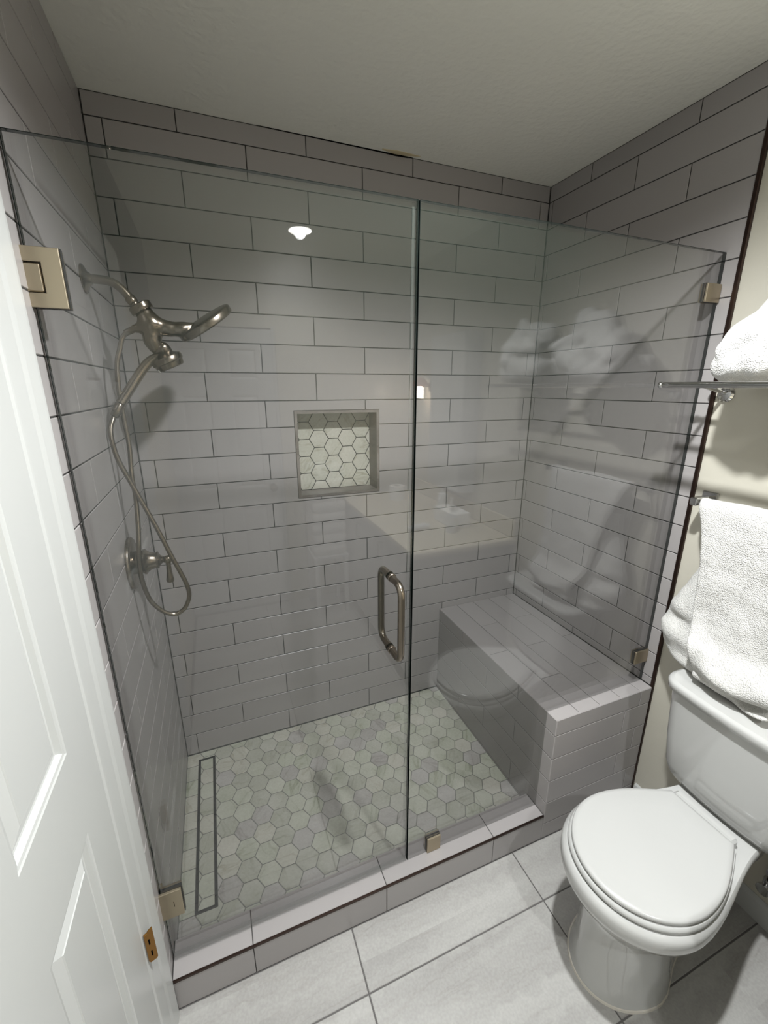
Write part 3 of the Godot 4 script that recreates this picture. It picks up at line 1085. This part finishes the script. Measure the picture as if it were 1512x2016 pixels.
func build_toilet() -> void:
	var t := thing("toilet", "white two-piece porcelain toilet with closed lid below the towels", "toilet")
	var rings := []
	for L in [[FY, 1.086, 0.126, 0.070, 0.17, 0.45], [FY + 0.010, 1.088, 0.125, 0.070, 0.17, 0.45], [FY + 0.020, 1.093, 0.120, 0.064, 0.168, 0.45], [0.03, 1.097, 0.115, 0.060, 0.165, 0.45], [0.10, 1.099, 0.112, 0.060, 0.162, 0.45], [0.165, 1.097, 0.116, 0.064, 0.162, 0.5], [0.205, 1.090, 0.126, 0.072, 0.165, 0.6], [0.235, 1.074, 0.146, 0.084, 0.175, 0.8], [0.258, 1.052, 0.166, 0.096, 0.185, 1.0], [0.278, 1.036, 0.180, 0.106, 0.192, 1.0], [0.300, 1.029, 0.1865, 0.112, 0.196, 1.0], [0.325, 1.029, 0.1870, 0.114, 0.196, 1.0], [0.336, 1.033, 0.1840, 0.113, 0.194, 1.0], [0.3415, 1.041, 0.1770, 0.108, 0.188, 1.0]]:
		rings.append(egg(L[0], L[1], 1.60, L[2], L[3], L[4], L[5]))
	var m := MB.new()
	m.loft(rings)
	part("bowl", m.done(), M.porcelain, t)
	var seal := MB.new()
	var sr := []
	for L in [[FY - 0.001, 1.082, 0.130], [FY + 0.005, 1.084, 0.1285]]:
		sr.append(egg(L[0], L[1], 1.602, L[2], 0.073, 0.172, 0.45))
	seal.loft(sr)
	part("caulk", seal.done(), M.caulk, t, "bead of aged caulk round the foot")
	var seat := MB.new()
	var s2 := []
	for L in [[0.3435, 1.050, 0.173], [0.348, 1.0455, 0.1765], [0.356, 1.0455, 0.1765], [0.3595, 1.050, 0.173]]:
		s2.append(egg(L[0], L[1], 1.488, L[2], 0.094, 0.185, 1.0, true))
	seat.loft(s2)
	part("seat", seat.done(), M.seat, t)
	var lid := MB.new()
	var s3 := []
	for L in [[0.3612, 1.057, 0.168, 0.088], [0.365, 1.0535, 0.171, 0.090], [0.3715, 1.0535, 0.171, 0.090], [0.3750, 1.057, 0.168, 0.088], [0.3768, 1.068, 0.158, 0.080], [0.3778, 1.12, 0.115, 0.05]]:
		s3.append(egg(L[0], L[1], 1.482 - (L[1] - 1.0565) * 0.8, L[2], L[3], 0.182 - (L[1] - 1.0565), 1.0, true))
	lid.loft(s3)
	part("lid", lid.done(), M.seat, t)
	part("hinge_bar", boxm(V(1.4855, 0.342, TZ - 0.086), V(1.5120, 0.3730, TZ + 0.086), 0.007), M.seat, t)
	var tank := MB.new()
	var tr := []
	for L in [[0.344, 1.580, 0.140, 0.03], [0.352, 1.565, 0.158, 0.035], [0.372, 1.555, 0.176, 0.045], [0.40, 1.549, 0.186, 0.05], [0.50, 1.542, 0.194, 0.05], [0.60, 1.537, 0.199, 0.05], [0.672, 1.534, 0.202, 0.05]]:
		tr.append(rring(L[0], L[1], 1.722, L[2], minf(L[3], 0.05), 0.016))
	tank.loft(tr)
	part("tank", tank.done(), M.porcelain, t)
	var tl := MB.new()
	var t2 := []
	for L in [[0.673, 1.530, 0.205], [0.676, 1.523, 0.211], [0.697, 1.521, 0.213], [0.704, 1.525, 0.209], [0.707, 1.533, 0.201]]:
		t2.append(rring(L[0], L[1], 1.7255, L[2], 0.05, 0.018))
	tl.loft(t2)
	part("tank_lid", tl.done(), M.porcelain, t)
	# supply stop and hose low on the wall behind the bowl
	var v := thing("supply_valve", "small dark chrome water stop and supply hose low on the wall beside the toilet", "valve")
	part("escutcheon", lathem(PackedVector2Array([Vector2(0.028, 0.0), Vector2(0.028, 0.003), Vector2(0.012, 0.010), Vector2(0.0, 0.010)]), V(W + 0.006, 0.13, 1.315), V(-1, 0, 0), 24), M.chrome, v)
	part("stem", tubem(PackedVector3Array([V(W + 0.002, 0.13, 1.315), V(W - 0.06, 0.13, 1.315)]), 0.008, 12), M.chrome, v)
	part("body", tubem(PackedVector3Array([V(W - 0.05, 0.115, 1.315), V(W - 0.05, 0.165, 1.315)]), 0.012, 12), M.chrome, v)
	part("handle", lathem(PackedVector2Array([Vector2(0.018, 0.0), Vector2(0.018, 0.010), Vector2(0.0, 0.013)]), V(W - 0.060, 0.13, 1.315), V(-1, 0, 0), 14), M.chrome, v)
	part("hose", tubem(spline(PackedVector3Array([V(W - 0.05, 0.16, 1.315), V(W - 0.052, 0.22, 1.320), V(W - 0.055, 0.28, 1.312), V(W - 0.058, 0.343, 1.30)]), 6), 0.006, 10), M.nickel, v)
	var g := thing("glass_dish", "small dark smoked glass dish on the tank lid behind the towel hem", "dish", V(1.690, 0.7075, 1.190))
	part("bowl", lathem(PackedVector2Array([Vector2(0.0, 0.0), Vector2(0.030, 0.0), Vector2(0.040, 0.006), Vector2(0.047, 0.022), Vector2(0.044, 0.022), Vector2(0.037, 0.009), Vector2(0.0, 0.005)]), Vector3.ZERO, V(0, 1, 0), 32), M.smoke_glass, g)


# ---------------------------------------------------------------- towel rack, bar and towels
func build_rack_and_towels() -> void:
	var r := thing("towel_rack", "chrome hotel style towel rack of parallel rails high on the cream wall", "towel rack")
	for x in [1.470, 1.548, 1.622, 1.690]:
		var rail := part("rail", tubem(PackedVector3Array([V(x, 1.5965, 0.858), V(x, 1.5965, 1.565)]), 0.0082 if x < 1.5 else 0.0062, 14), M.chrome, r)
		for e in [[0.853, -1.0], [1.570, 1.0]]:
			part("knob", lathem(PackedVector2Array([Vector2(0.0052, -0.009), Vector2(0.0075, -0.006), Vector2(0.0052, -0.003), Vector2(0.008, 0.0), Vector2(0.0092, 0.004), Vector2(0.008, 0.008), Vector2(0.0045, 0.0105), Vector2(0.0, 0.0115)]), V(x, 1.5965, e[0]), V(0, 0, e[1]), 16), M.chrome, rail)
	for z in [0.872, 1.545]:
		var arm := part("arm", tubem(PackedVector3Array([V(1.462, 1.5955, z), V(1.62, 1.5935, z), V(1.728, 1.573, z)]), 0.0058, 12), M.chrome, r)
		part("flange", lathem(PackedVector2Array([Vector2(0.024, 0.0), Vector2(0.024, 0.005), Vector2(0.019, 0.011), Vector2(0.008, 0.013), Vector2(0.0, 0.013)]), V(W + 0.006, 1.570, z), V(-1, 0, 0), 28), M.chrome, arm)
	var b := thing("towel_bar", "chrome towel bar with square posts carrying the hanging white towel", "towel bar")
	part("bar", tubem(PackedVector3Array([V(1.662, 1.243, 0.885), V(1.662, 1.243, 1.345)]), 0.009, 16), M.chrome, b)
	for z in [0.893, 1.337]:
		var post := part("post", boxm(V(1.648, 1.231, z - 0.011), V(W + 0.004, 1.256, z + 0.011), 0.003), M.chrome, b)
		part("wall_plate", boxm(V(W - 0.006, 1.219, z - 0.024), V(W + 0.0065, 1.268, z + 0.024), 0.003), M.chrome, post)

	var h := thing("hanging_towel", "long white towel folded over the bar, its end bunched on the tank lid", "towel")
	var cols := [0.0, 0.12, 0.3, 0.5, 0.72, 0.9, 1.0]
	var rows := [
		[1.7175, 1.020, 0.955, 1.290], [1.711, 1.140, 0.935, 1.295], [1.690, 1.235, 0.918, 1.297], [1.664, 1.2595, 0.913, 1.297], [1.640, 1.238, 0.918, 1.296], [1.628, 1.170, 0.945, 1.290],
		[1.618, 1.090, 0.968, 1.285], [1.610, 1.010, 0.982, 1.280], [1.600, 0.930, 0.990, 1.275], [1.584, 0.860, 1.004, 1.268], [1.548, 0.815, 1.022, 1.262], [1.538, 0.775, 1.038, 1.258], [1.572, 0.748, 1.046, 1.255], [1.560, 0.730, 1.054, 1.250], [1.590, 0.716, 1.062, 1.246],
	]
	var net := []
	for k in rows.size():
		var q: Array = rows[k]
		var line := []
		for i in cols.size():
			var s: float = cols[i]
			var wob := 0.006 * sin(s * 9.0 + k * 0.7) * smoothstep(4.0, 9.0, k) + 0.012 * sin(s * 5.0 + k * 1.9) * smoothstep(8.0, 12.0, k)
			line.append(V(q[0] + wob, q[1] + 0.010 * sin(s * 6.0 + 1.0) * smoothstep(8.0, 11.0, k), lerpf(q[2], q[3], s)))
		net.append(line)
	# rows run downwards: turn the net so that its outside faces the room
	for k in net.size():
		net[k].reverse()
	for k in net.size():
		net[k].reverse()
	part("front_drop", cloth(net, 7, 0.010, 0.006, 7.0, 3), M.towel, h)
	var lobe := [
		[V(1.684, 1.125, 0.950), V(1.676, 1.125, 0.960), V(1.664, 1.125, 0.972), V(1.650, 1.125, 0.990)],
		[V(1.684, 1.040, 0.936), V(1.664, 1.038, 0.948), V(1.650, 1.035, 0.970), V(1.640, 1.035, 1.000)],
		[V(1.680, 0.965, 0.912), V(1.652, 0.960, 0.926), V(1.634, 0.960, 0.958), V(1.632, 0.955, 1.005)],
		[V(1.674, 0.900, 0.890), V(1.640, 0.895, 0.902), V(1.616, 0.890, 0.945), V(1.622, 0.885, 1.010)],
		[V(1.672, 0.862, 0.882), V(1.642, 0.858, 0.896), V(1.628, 0.853, 0.945), V(1.622, 0.850, 1.015)],
		[V(1.670, 0.815, 0.876), V(1.630, 0.812, 0.888), V(1.602, 0.806, 0.940), V(1.612, 0.800, 1.020)],
		[V(1.668, 0.765, 0.890), V(1.636, 0.762, 0.904), V(1.614, 0.757, 0.955), V(1.606, 0.752, 1.030)],
		[V(1.664, 0.735, 0.925), V(1.628, 0.730, 0.938), V(1.604, 0.728, 0.980), V(1.600, 0.727, 1.040)],
		[V(1.656, 0.712, 0.962), V(1.630, 0.712, 0.975), V(1.612, 0.712, 1.010), V(1.604, 0.712, 1.052)],
	]
	part("side_fold", cloth(lobe, 8, 0.010, 0.005, 9.0, 11), M.towel, h, "end of the towel spilling out beside the front drop")
	var hem := [
		[V(1.602, 0.7285, 1.058), V(1.606, 0.730, 1.100), V(1.612, 0.731, 1.145), V(1.622, 0.729, 1.182)],
		[V(1.586, 0.7270, 1.056), V(1.590, 0.728, 1.100), V(1.598, 0.729, 1.147), V(1.612, 0.727, 1.188)],
		[V(1.582, 0.7180, 1.056), V(1.587, 0.718, 1.100), V(1.596, 0.718, 1.148), V(1.610, 0.718, 1.190)],
		[V(1.594, 0.7125, 1.058), V(1.600, 0.7125, 1.100), V(1.608, 0.7125, 1.146), V(1.618, 0.7125, 1.186)],
		[V(1.625, 0.7125, 1.060), V(1.628, 0.7125, 1.100), V(1.634, 0.7125, 1.144), V(1.640, 0.7125, 1.180)],
	]
	part("hem", cloth(hem, 6, 0.007, 0.001, 20.0, 12), M.hem, h, "flat woven hem turned under")

	var fl := 1.6030
	var a := thing("bath_towel", "crumpled white bath towel on the rack end nearest the shower", "towel")
	part("cloth", skin([
		[V(1.545, 1.650, 0.990), 0.055, V(1.600, 1.662, 1.200), 0.060],
		[V(1.660, 1.655, 0.960), 0.052, V(1.665, 1.668, 1.180), 0.060],
		[V(1.530, 1.700, 1.060), 0.050, V(1.610, 1.735, 1.000), 0.040],
		[V(1.590, 1.760, 1.080), 0.055, V(1.640, 1.790, 1.200), 0.055],
		[V(1.520, 1.655, 1.050), 0.050, V(1.545, 1.700, 1.180), 0.055],
		[V(1.555, 1.690, 0.985), 0.052, V(1.610, 1.800, 1.075), 0.055],
		[V(1.610, 1.800, 1.075), 0.055, V(1.635, 1.830, 1.190), 0.050],
		[V(1.555, 1.765, 1.150), 0.030, V(1.505, 1.735, 1.200), 0.028],
	], 0.022, 0.008, 0.009, 7.0, 21, fl), M.towel, a)
	var c := thing("bath_towel", "bunched white bath towel on the rack end farther from the shower", "towel")
	part("cloth", skin([
		[V(1.550, 1.660, 1.365), 0.060, V(1.580, 1.668, 1.540), 0.062],
		[V(1.660, 1.660, 1.360), 0.058, V(1.655, 1.668, 1.500), 0.060],
		[V(1.540, 1.745, 1.385), 0.050, V(1.560, 1.760, 1.540), 0.048],
		[V(1.620, 1.800, 1.385), 0.060, V(1.600, 1.815, 1.480), 0.050],
		[V(1.520, 1.700, 1.500), 0.045, V(1.600, 1.850, 1.520), 0.034],
	], 0.022, 0.009, 0.010, 7.0, 33, fl), M.towel, c)


# ---------------------------------------------------------------- shower fittings
func build_shower_fittings() -> void:
	var z := 0.377
	var s := thing("overhead_shower", "brushed nickel shower head on a bent arm from the left tiled wall", "shower head")
	part("escutcheon", lathem(PackedVector2Array([Vector2(0.033, 0.0), Vector2(0.033, 0.003), Vector2(0.030, 0.006), Vector2(0.018, 0.011), Vector2(0.0125, 0.018), Vector2(0.0, 0.018)]), V(0.0002, 1.850, z), V(1, 0, 0), 36), M.nickel, s)
	part("arm", tubem(spline(PackedVector3Array([V(0.004, 1.850, z), V(0.030, 1.851, z), V(0.052, 1.849, z), V(0.070, 1.842, z), V(0.086, 1.827, z), V(0.108, 1.796, z)]), 6), 0.0105, 18), M.nickel, s)
	part("nut", tubem(PackedVector3Array([V(0.0945, 1.815, z), V(0.0955, 1.8135, z), V(0.1035, 1.802, z), V(0.1045, 1.8005, z)]), 0.013, 12, PackedFloat32Array([0.0115, 0.013, 0.013, 0.0115])), M.nickel, s)
	var ax := V(0.47, -0.883, 0)
	part("collar", lathem(PackedVector2Array([Vector2(0.0, -0.001), Vector2(0.0265, 0.0), Vector2(0.0285, 0.002), Vector2(0.0288, 0.010), Vector2(0.0288, 0.0165), Vector2(0.0275, 0.0185), Vector2(0.0, 0.0185)]), V(0.1145, 1.7985, z), ax, 32), M.nickel, s)
	part("body", skin([
		[V(0.1260, 1.776, z), 0.0215, V(0.135, 1.750, z), 0.0230],
		[V(0.135, 1.750, z), 0.0230, V(0.135, 1.712, z), 0.0190],
		[V(0.135, 1.712, z), 0.0190, V(0.140, 1.694, z), 0.0160],
		[V(0.142, 1.754, z), 0.0200, V(0.178, 1.743, z), 0.0160],
		[V(0.178, 1.743, z), 0.0160, V(0.212, 1.742, z), 0.0165],
		[V(0.212, 1.742, z), 0.0165, V(0.238, 1.750, z), 0.0120],
		[V(0.118, 1.748, z), 0.0085, V(0.100, 1.740, z), 0.0095],
	], 0.016, 0.0030), M.nickel, s)
	var da := V(0.545, -0.817, -0.19).normalized()
	var dc := V(0.2715, 1.7625, z)
	part("spray_disc", lathem(PackedVector2Array([Vector2(0.0, -0.015), Vector2(0.030, -0.0140), Vector2(0.060, -0.0120), Vector2(0.074, -0.0110), Vector2(0.0785, -0.009), Vector2(0.0805, -0.006), Vector2(0.0805, 0.007), Vector2(0.0775, 0.0105), Vector2(0.072, 0.0105), Vector2(0.071, 0.0085), Vector2(0.0, 0.0085)]), dc, da, 48), M.nickel, s)
	var nz := MB.new()
	var u := da.cross(V(0, 0, 1)).normalized()
	var w := da.cross(u)
	for ring in [[0.064, 22], [0.050, 16], [0.034, 10], [0.018, 6]]:
		for i in ring[1]:
			var an: float = TAU * i / ring[1]
			nz.lathe(PackedVector2Array([Vector2(0.0028, 0.0), Vector2(0.0016, 0.0035), Vector2(0.0, 0.0038)]), dc + da * 0.0085 + (u * cos(an) + w * sin(an)) * ring[0], da, 6)
	part("nozzles", nz.done(), M.rubber, s).set_meta("kind", "stuff")
	part("outlet", tubem(PackedVector3Array([V(0.112, 1.7455, z), V(0.096, 1.739, z), V(0.0945, 1.7385, z), V(0.073, 1.728, z)]), 0.0095, 14, PackedFloat32Array([0.0105, 0.0105, 0.0085, 0.0080])), M.nickel, s)

	var h := thing("hand_shower", "small brushed nickel hand shower docked under the large head, its metal hose looping down", "hand shower")
	var ha := V(0.385, -0.915, -0.10).normalized()
	var hc := V(0.1635, 1.6640, z)
	part("head", lathem(PackedVector2Array([Vector2(0.0, -0.022), Vector2(0.015, -0.020), Vector2(0.030, -0.012), Vector2(0.0395, -0.008), Vector2(0.0415, -0.004), Vector2(0.0415, 0.006), Vector2(0.0385, 0.0085), Vector2(0.036, 0.020), Vector2(0.033, 0.0225), Vector2(0.0, 0.0225)]), hc, ha, 36), M.nickel, h)
	part("dock", skin([[V(0.143, 1.689, z), 0.013, V(0.158, 1.692, z), 0.0155], [V(0.158, 1.692, z), 0.015, V(0.168, 1.684, z), 0.012]], 0.012, 0.003), M.nickel, h)
	part("selector", lathem(PackedVector2Array([Vector2(0.006, 0.0), Vector2(0.006, 0.010), Vector2(0.004, 0.0125), Vector2(0.0, 0.0125)]), V(0.1445, 1.6415, z + 0.012), V(-0.25, -0.95, 0.1), 12), M.chrome, h)
	part("handle", tubem(spline(PackedVector3Array([V(0.150, 1.672, z), V(0.128, 1.664, z + 0.001), V(0.106, 1.644, z + 0.004), V(0.086, 1.617, z + 0.010), V(0.0555, 1.573, z + 0.021), V(0.0405, 1.5505, z + 0.028)]), 6), 0.0122, 18), M.nickel, h)
	part("end_nut", tubem(PackedVector3Array([V(0.0395, 1.549, z + 0.0285), V(0.0385, 1.5475, z + 0.029), V(0.0225, 1.5195, z + 0.0375), V(0.0215, 1.518, z + 0.038)]), 0.0105, 16, PackedFloat32Array([0.0108, 0.0118, 0.0105, 0.0090])), M.nickel, h)
	# flexible hose with its ribs
	var pts := PackedVector3Array([V(0.080, 1.730, 0.377), V(0.066, 1.718, 0.377), V(0.054, 1.685, 0.380), V(0.044, 1.650, 0.385), V(0.040, 1.590, 0.395), V(0.042, 1.518, 0.405), V(0.045, 1.438, 0.415), V(0.041, 1.358, 0.428), V(0.044, 1.304, 0.440), V(0.041, 1.223, 0.460), V(0.038, 1.183, 0.472), V(0.032, 1.132, 0.476), V(0.030, 1.087, 0.476), V(0.034, 1.042, 0.474), V(0.043, 1.003, 0.472), V(0.062, 0.971, 0.470), V(0.083, 0.952, 0.468), V(0.103, 0.946, 0.466), V(0.124, 0.957, 0.464), V(0.137, 0.978, 0.462), V(0.143, 1.001, 0.460), V(0.139, 1.035, 0.459), V(0.127, 1.076, 0.458), V(0.112, 1.122, 0.458), V(0.096, 1.177, 0.457), V(0.075, 1.244, 0.455), V(0.040, 1.346, 0.450), V(0.019, 1.409, 0.445), V(0.012, 1.456, 0.440), V(0.012, 1.489, 0.430), V(0.0215, 1.5185, 0.415)])
	var fine := spline(pts, 10)
	var even := PackedVector3Array([fine[0]])
	var step := 0.0019
	for i in range(1, fine.size()):
		while even[even.size() - 1].distance_to(fine[i]) > step:
			even.append(even[even.size() - 1].move_toward(fine[i], step))
	var rad := PackedFloat32Array()
	for i in even.size():
		rad.append(0.0066 if i % 2 == 0 else 0.0057)
	part("hose", tubem(even, 0.006, 10, rad), M.nickel, h, "ribbed flexible metal hose")

	var v := thing("shower_valve", "round brushed nickel shower valve with bell hub and lever inside the hose loop", "shower valve")
	var at := V(0.0002, 1.107, 0.423)
	part("plate", lathem(PackedVector2Array([Vector2(0.0745, 0.0), Vector2(0.0755, 0.003), Vector2(0.0745, 0.008), Vector2(0.0700, 0.0115), Vector2(0.0640, 0.0125), Vector2(0.0590, 0.0115), Vector2(0.0540, 0.0135), Vector2(0.0, 0.0135)]), at, V(1, 0, 0), 56, 0.9), M.nickel, v)
	part("hub", lathem(PackedVector2Array([Vector2(0.0330, 0.0130), Vector2(0.0340, 0.0220), Vector2(0.0330, 0.0320), Vector2(0.0375, 0.0350), Vector2(0.0375, 0.0390), Vector2(0.0330, 0.0420), Vector2(0.0265, 0.0500), Vector2(0.0225, 0.0640), Vector2(0.0220, 0.0670), Vector2(0.0245, 0.0685), Vector2(0.0245, 0.0720), Vector2(0.0200, 0.0735), Vector2(0.0120, 0.0790), Vector2(0.0095, 0.0850), Vector2(0.0, 0.0850)]), at, V(1, 0, 0), 40, 0.9), M.nickel, v)
	part("knob", lathem(PackedVector2Array([Vector2(0.0, -0.014), Vector2(0.0095, -0.010), Vector2(0.0125, 0.0), Vector2(0.0095, 0.009), Vector2(0.0, 0.0125)]), at + V(0.0955, -0.002, 0), V(1, 0, 0), 24, 2.0), M.nickel, v)
	part("lever", tubem(PackedVector3Array([at + V(0.0955, -0.008, 0), at + V(0.0955, -0.018, 0), at + V(0.0950, -0.040, 0.001), at + V(0.0945, -0.058, 0.002), at + V(0.0944, -0.066, 0.002), at + V(0.0943, -0.072, 0.002), at + V(0.0943, -0.075, 0.002)]), 0.008, 18, PackedFloat32Array([0.008, 0.0065, 0.0075, 0.0095, 0.0112, 0.0098, 0.004])), M.nickel, v)


# ---------------------------------------------------------------- the side of the room that shows mirrored in the glass
func build_far_side() -> void:
	var d := structure("door_2", "white painted six-panel door with round knob on the far wall, mirrored in the glass", "door")
	var frame := Transform3D(Basis(V(-1, 0, 0), V(0, 1, 0), V(0, 0, -1)), V(0.690, FY + 0.010, ZB + 0.001))
	panel_door(d, frame, 0.708, 2.02, [[0.107, 0.294], [0.416, 0.603]], [[0.24, 0.80], [0.95, 1.60], [1.70, 1.90]])
	part("jamb", boxm(V(0.692, FY, ZB - 0.001), V(0.712, 1.985, ZB + 0.03)), M.white_paint, d)
	var kb := part("knob", lathem(PackedVector2Array([Vector2(0.026, 0.0), Vector2(0.026, 0.004), Vector2(0.010, 0.008), Vector2(0.010, 0.03), Vector2(0.024, 0.042), Vector2(0.027, 0.054), Vector2(0.020, 0.066), Vector2(0.0, 0.070)]), V(0.630, 0.885, ZB), V(0, 0, -1), 24, 0.9), M.nickel, d)
	kb.set_meta("label", "round nickel knob")

	var c := thing("vanity_cabinet", "grey bathroom vanity cabinet along the right wall, mirrored in the glass", "cabinet")
	part("body", boxm(V(1.150, FY + 0.09, 1.610), V(W + 0.005, 0.769, 2.86)), M.cabinet, c)
	part("plinth", boxm(V(1.200, FY, 1.630), V(W + 0.005, FY + 0.0905, 2.84)), M.dark, c)
	for k in 3:
		var z0 := 1.618 + k * 0.413
		var dr := part("door", boxm(V(1.130, FY + 0.10, z0), V(1.1495, 0.760, z0 + 0.406), 0.003), M.cabinet, c)
		part("handle", tubem(bent(PackedVector3Array([V(1.130, 0.60, z0 + 0.04), V(1.105, 0.60, z0 + 0.04), V(1.105, 0.70, z0 + 0.04), V(1.130, 0.70, z0 + 0.04)]), 0.01, 4), 0.005, 10), M.nickel, dr)
	var ct := thing("vanity_counter", "cream stone vanity countertop with backsplash, mirrored in the glass", "countertop")
	part("slab", boxm(V(1.112, 0.770, 1.595), V(W + 0.005, 0.800, 2.88), 0.004), M.counter, ct)
	part("backsplash", boxm(V(W - 0.014, 0.8005, 1.600), V(W + 0.005, 0.900, 2.875), 0.003), M.counter, ct)
	var mi := thing("wall_cabinet", "tall narrow white wall cabinet above the vanity counter, mirrored in the glass", "wall cabinet")
	part("body", boxm(V(W - 0.090, 0.960, 2.030), V(W + 0.0055, 1.900, 2.440), 0.004), M.white_paint, mi)
	part("door", boxm(V(W - 0.108, 0.962, 2.032), V(W - 0.0905, 1.898, 2.438), 0.004), M.white_paint, mi)

	# wall lamp with its coil bulb hanging below a small shade
	var la := thing("wall_lamp", "wall lamp with pinkish shade and lit white coil bulb beside the mirror", "lamp", V(W + 0.006, 1.60, 2.62))
	part("wall_plate", lathem(PackedVector2Array([Vector2(0.05, 0.0), Vector2(0.05, 0.008), Vector2(0.02, 0.016), Vector2(0.0, 0.016)]), Vector3.ZERO, V(-1, 0, 0), 28), M.nickel, la)
	part("arm", tubem(bent(PackedVector3Array([V(-0.01, 0, 0), V(-0.10, 0, 0), V(-0.10, 0.055, 0)]), 0.03, 6), 0.007, 12), M.nickel, la)
	part("shade", lathem(PackedVector2Array([Vector2(0.065, 0.0), Vector2(0.045, 0.035), Vector2(0.018, 0.055), Vector2(0.0, 0.055), Vector2(0.0, 0.053), Vector2(0.017, 0.053), Vector2(0.043, 0.034), Vector2(0.063, 0.0)]), V(-0.10, 0.0, 0), V(0, 1, 0), 32), M.shade, la)
	var coil := PackedVector3Array()
	for i in 105:
		var a := TAU * i / 15.0
		coil.append(V(-0.10 + 0.022 * cos(a), -0.004 - i * 0.00075, 0.022 * sin(a)))
	part("bulb", tubem(coil, 0.0045, 8), M.bulb, la, "lit white coil bulb")
	var ol := OmniLight3D.new()
	ol.name = "coil_lamp"
	ol.light_energy = 0.10
	ol.light_color = Color(1.0, 0.93, 0.84)
	ol.light_size = 0.02
	ol.omni_range = 10.0
	ol.omni_attenuation = 2.0
	ol.shadow_enabled = true
	la.add_child(ol, true)
	ol.position = V(-0.10, -0.045, 0)

	# things on the counter
	var p := thing("toilet_paper_roll", "white toilet paper roll standing on the vanity counter", "paper roll", V(1.47, 0.8001, 2.63))
	part("paper", lathem(PackedVector2Array([Vector2(0.020, 0.0), Vector2(0.056, 0.0), Vector2(0.056, 0.100), Vector2(0.020, 0.100), Vector2(0.020, 0.0)]), Vector3.ZERO, V(0, 1, 0), 36), M.paper, p)
	part("core", lathem(PackedVector2Array([Vector2(0.0199, 0.0), Vector2(0.0199, 0.1003), Vector2(0.0188, 0.1003), Vector2(0.0188, 0.0)]), Vector3.ZERO, V(0, 1, 0), 24), M.card, p)
	var bx := thing("tissue_box", "white tissue box with a tissue sticking out on the counter", "tissue box", V(1.55, 0.8001, 1.98))
	part("box", boxm(V(-0.06, 0, -0.11), V(0.06, 0.085, 0.11), 0.002), M.paper, bx)
	part("tissue", cloth([[V(-0.03, 0.083, -0.04), V(0.0, 0.084, 0.0), V(0.03, 0.083, 0.04)], [V(-0.03, 0.11, -0.05), V(0.01, 0.115, 0.0), V(0.02, 0.11, 0.05)], [V(-0.05, 0.145, -0.05), V(0.0, 0.155, 0.01), V(0.045, 0.14, 0.06)]], 5, 0.002, 0.006, 14.0, 5), M.paper, bx)
	var pb := thing("pump_bottle", "white soap pump bottle standing on the counter by the mirror", "bottle", V(1.62, 0.8001, 2.22))
	part("bottle", lathem(PackedVector2Array([Vector2(0.0, 0.0), Vector2(0.032, 0.0), Vector2(0.034, 0.004), Vector2(0.034, 0.105), Vector2(0.028, 0.122), Vector2(0.012, 0.130), Vector2(0.012, 0.140), Vector2(0.0, 0.140)]), Vector3.ZERO, V(0, 1, 0), 28), M.soap, pb)
	part("pump", tubem(bent(PackedVector3Array([V(0, 0.138, 0), V(0, 0.175, 0), V(-0.045, 0.172, 0)]), 0.008, 4), 0.005, 10), M.soap, pb)
	var cup := thing("cup", "small white tumbler on the counter near the vanity end", "cup", V(1.46, 0.8001, 1.83))
	part("cup", lathem(PackedVector2Array([Vector2(0.0, 0.0), Vector2(0.030, 0.0), Vector2(0.037, 0.095), Vector2(0.0345, 0.095), Vector2(0.028, 0.004), Vector2(0.0, 0.004)]), Vector3.ZERO, V(0, 1, 0), 28), M.soap, cup)
	var tb := thing("cream_tube", "white cream tube lying on the vanity counter", "tube", V(1.30, 0.8013, 1.93))
	part("tube", tubem(PackedVector3Array([V(-0.07, 0.018, 0), V(-0.03, 0.018, 0), V(0.05, 0.017, 0)]), 0.018, 16, PackedFloat32Array([0.006, 0.016, 0.018])), M.soap, tb)
	part("cap", lathem(PackedVector2Array([Vector2(0.0, -0.001), Vector2(0.014, 0.0), Vector2(0.013, 0.022), Vector2(0.0, 0.022)]), V(0.05, 0.017, 0), V(1, 0, 0), 18), M.soap, tb)

	# folded towels on a low stool in the far corner
	var so := thing("stool", "low white stool under the folded towels by the far wall", "stool")
	part("seat", boxm(V(0.84, 0.385, 2.66), V(1.10, 0.41, 2.96), 0.004), M.white_paint, so)
	for x in [0.86, 1.08]:
		for z in [2.68, 2.94]:
			part("leg", boxm(V(x - 0.015, FY, z - 0.015), V(x + 0.015, 0.386, z + 0.015), 0.003), M.white_paint, so)
	for k in 8:
		var lab: String = ["lowest folded white towel, lying on the stool seat", "second folded white towel from the bottom of the stack", "third folded white towel from the bottom of the stack", "fourth folded white towel from the bottom of the stack", "fourth folded white towel from the top of the stack", "third folded white towel from the top of the stack", "second folded white towel from the top of the stack", "topmost folded white towel of the stack on the stool"][k]
		var ft := thing("folded_towel", lab, "towel", V(0.97, 0.4105 + k * 0.082, 2.81), "folded towels on the stool")
		var sk := MB.new()
		var rr := []
		for L in [[0.0, 0.008], [0.012, 0.0], [0.04, -0.003], [0.068, 0.0], [0.080, 0.010]]:
			rr.append(rring(L[0], -0.120 + L[1] + 0.004 * sin(k * 2.1), 0.120 - L[1], 0.140 - L[1], 0.03, 0.0, 0.0))
		sk.loft(rr)
		part("cloth", sk.done(), M.towel, ft)
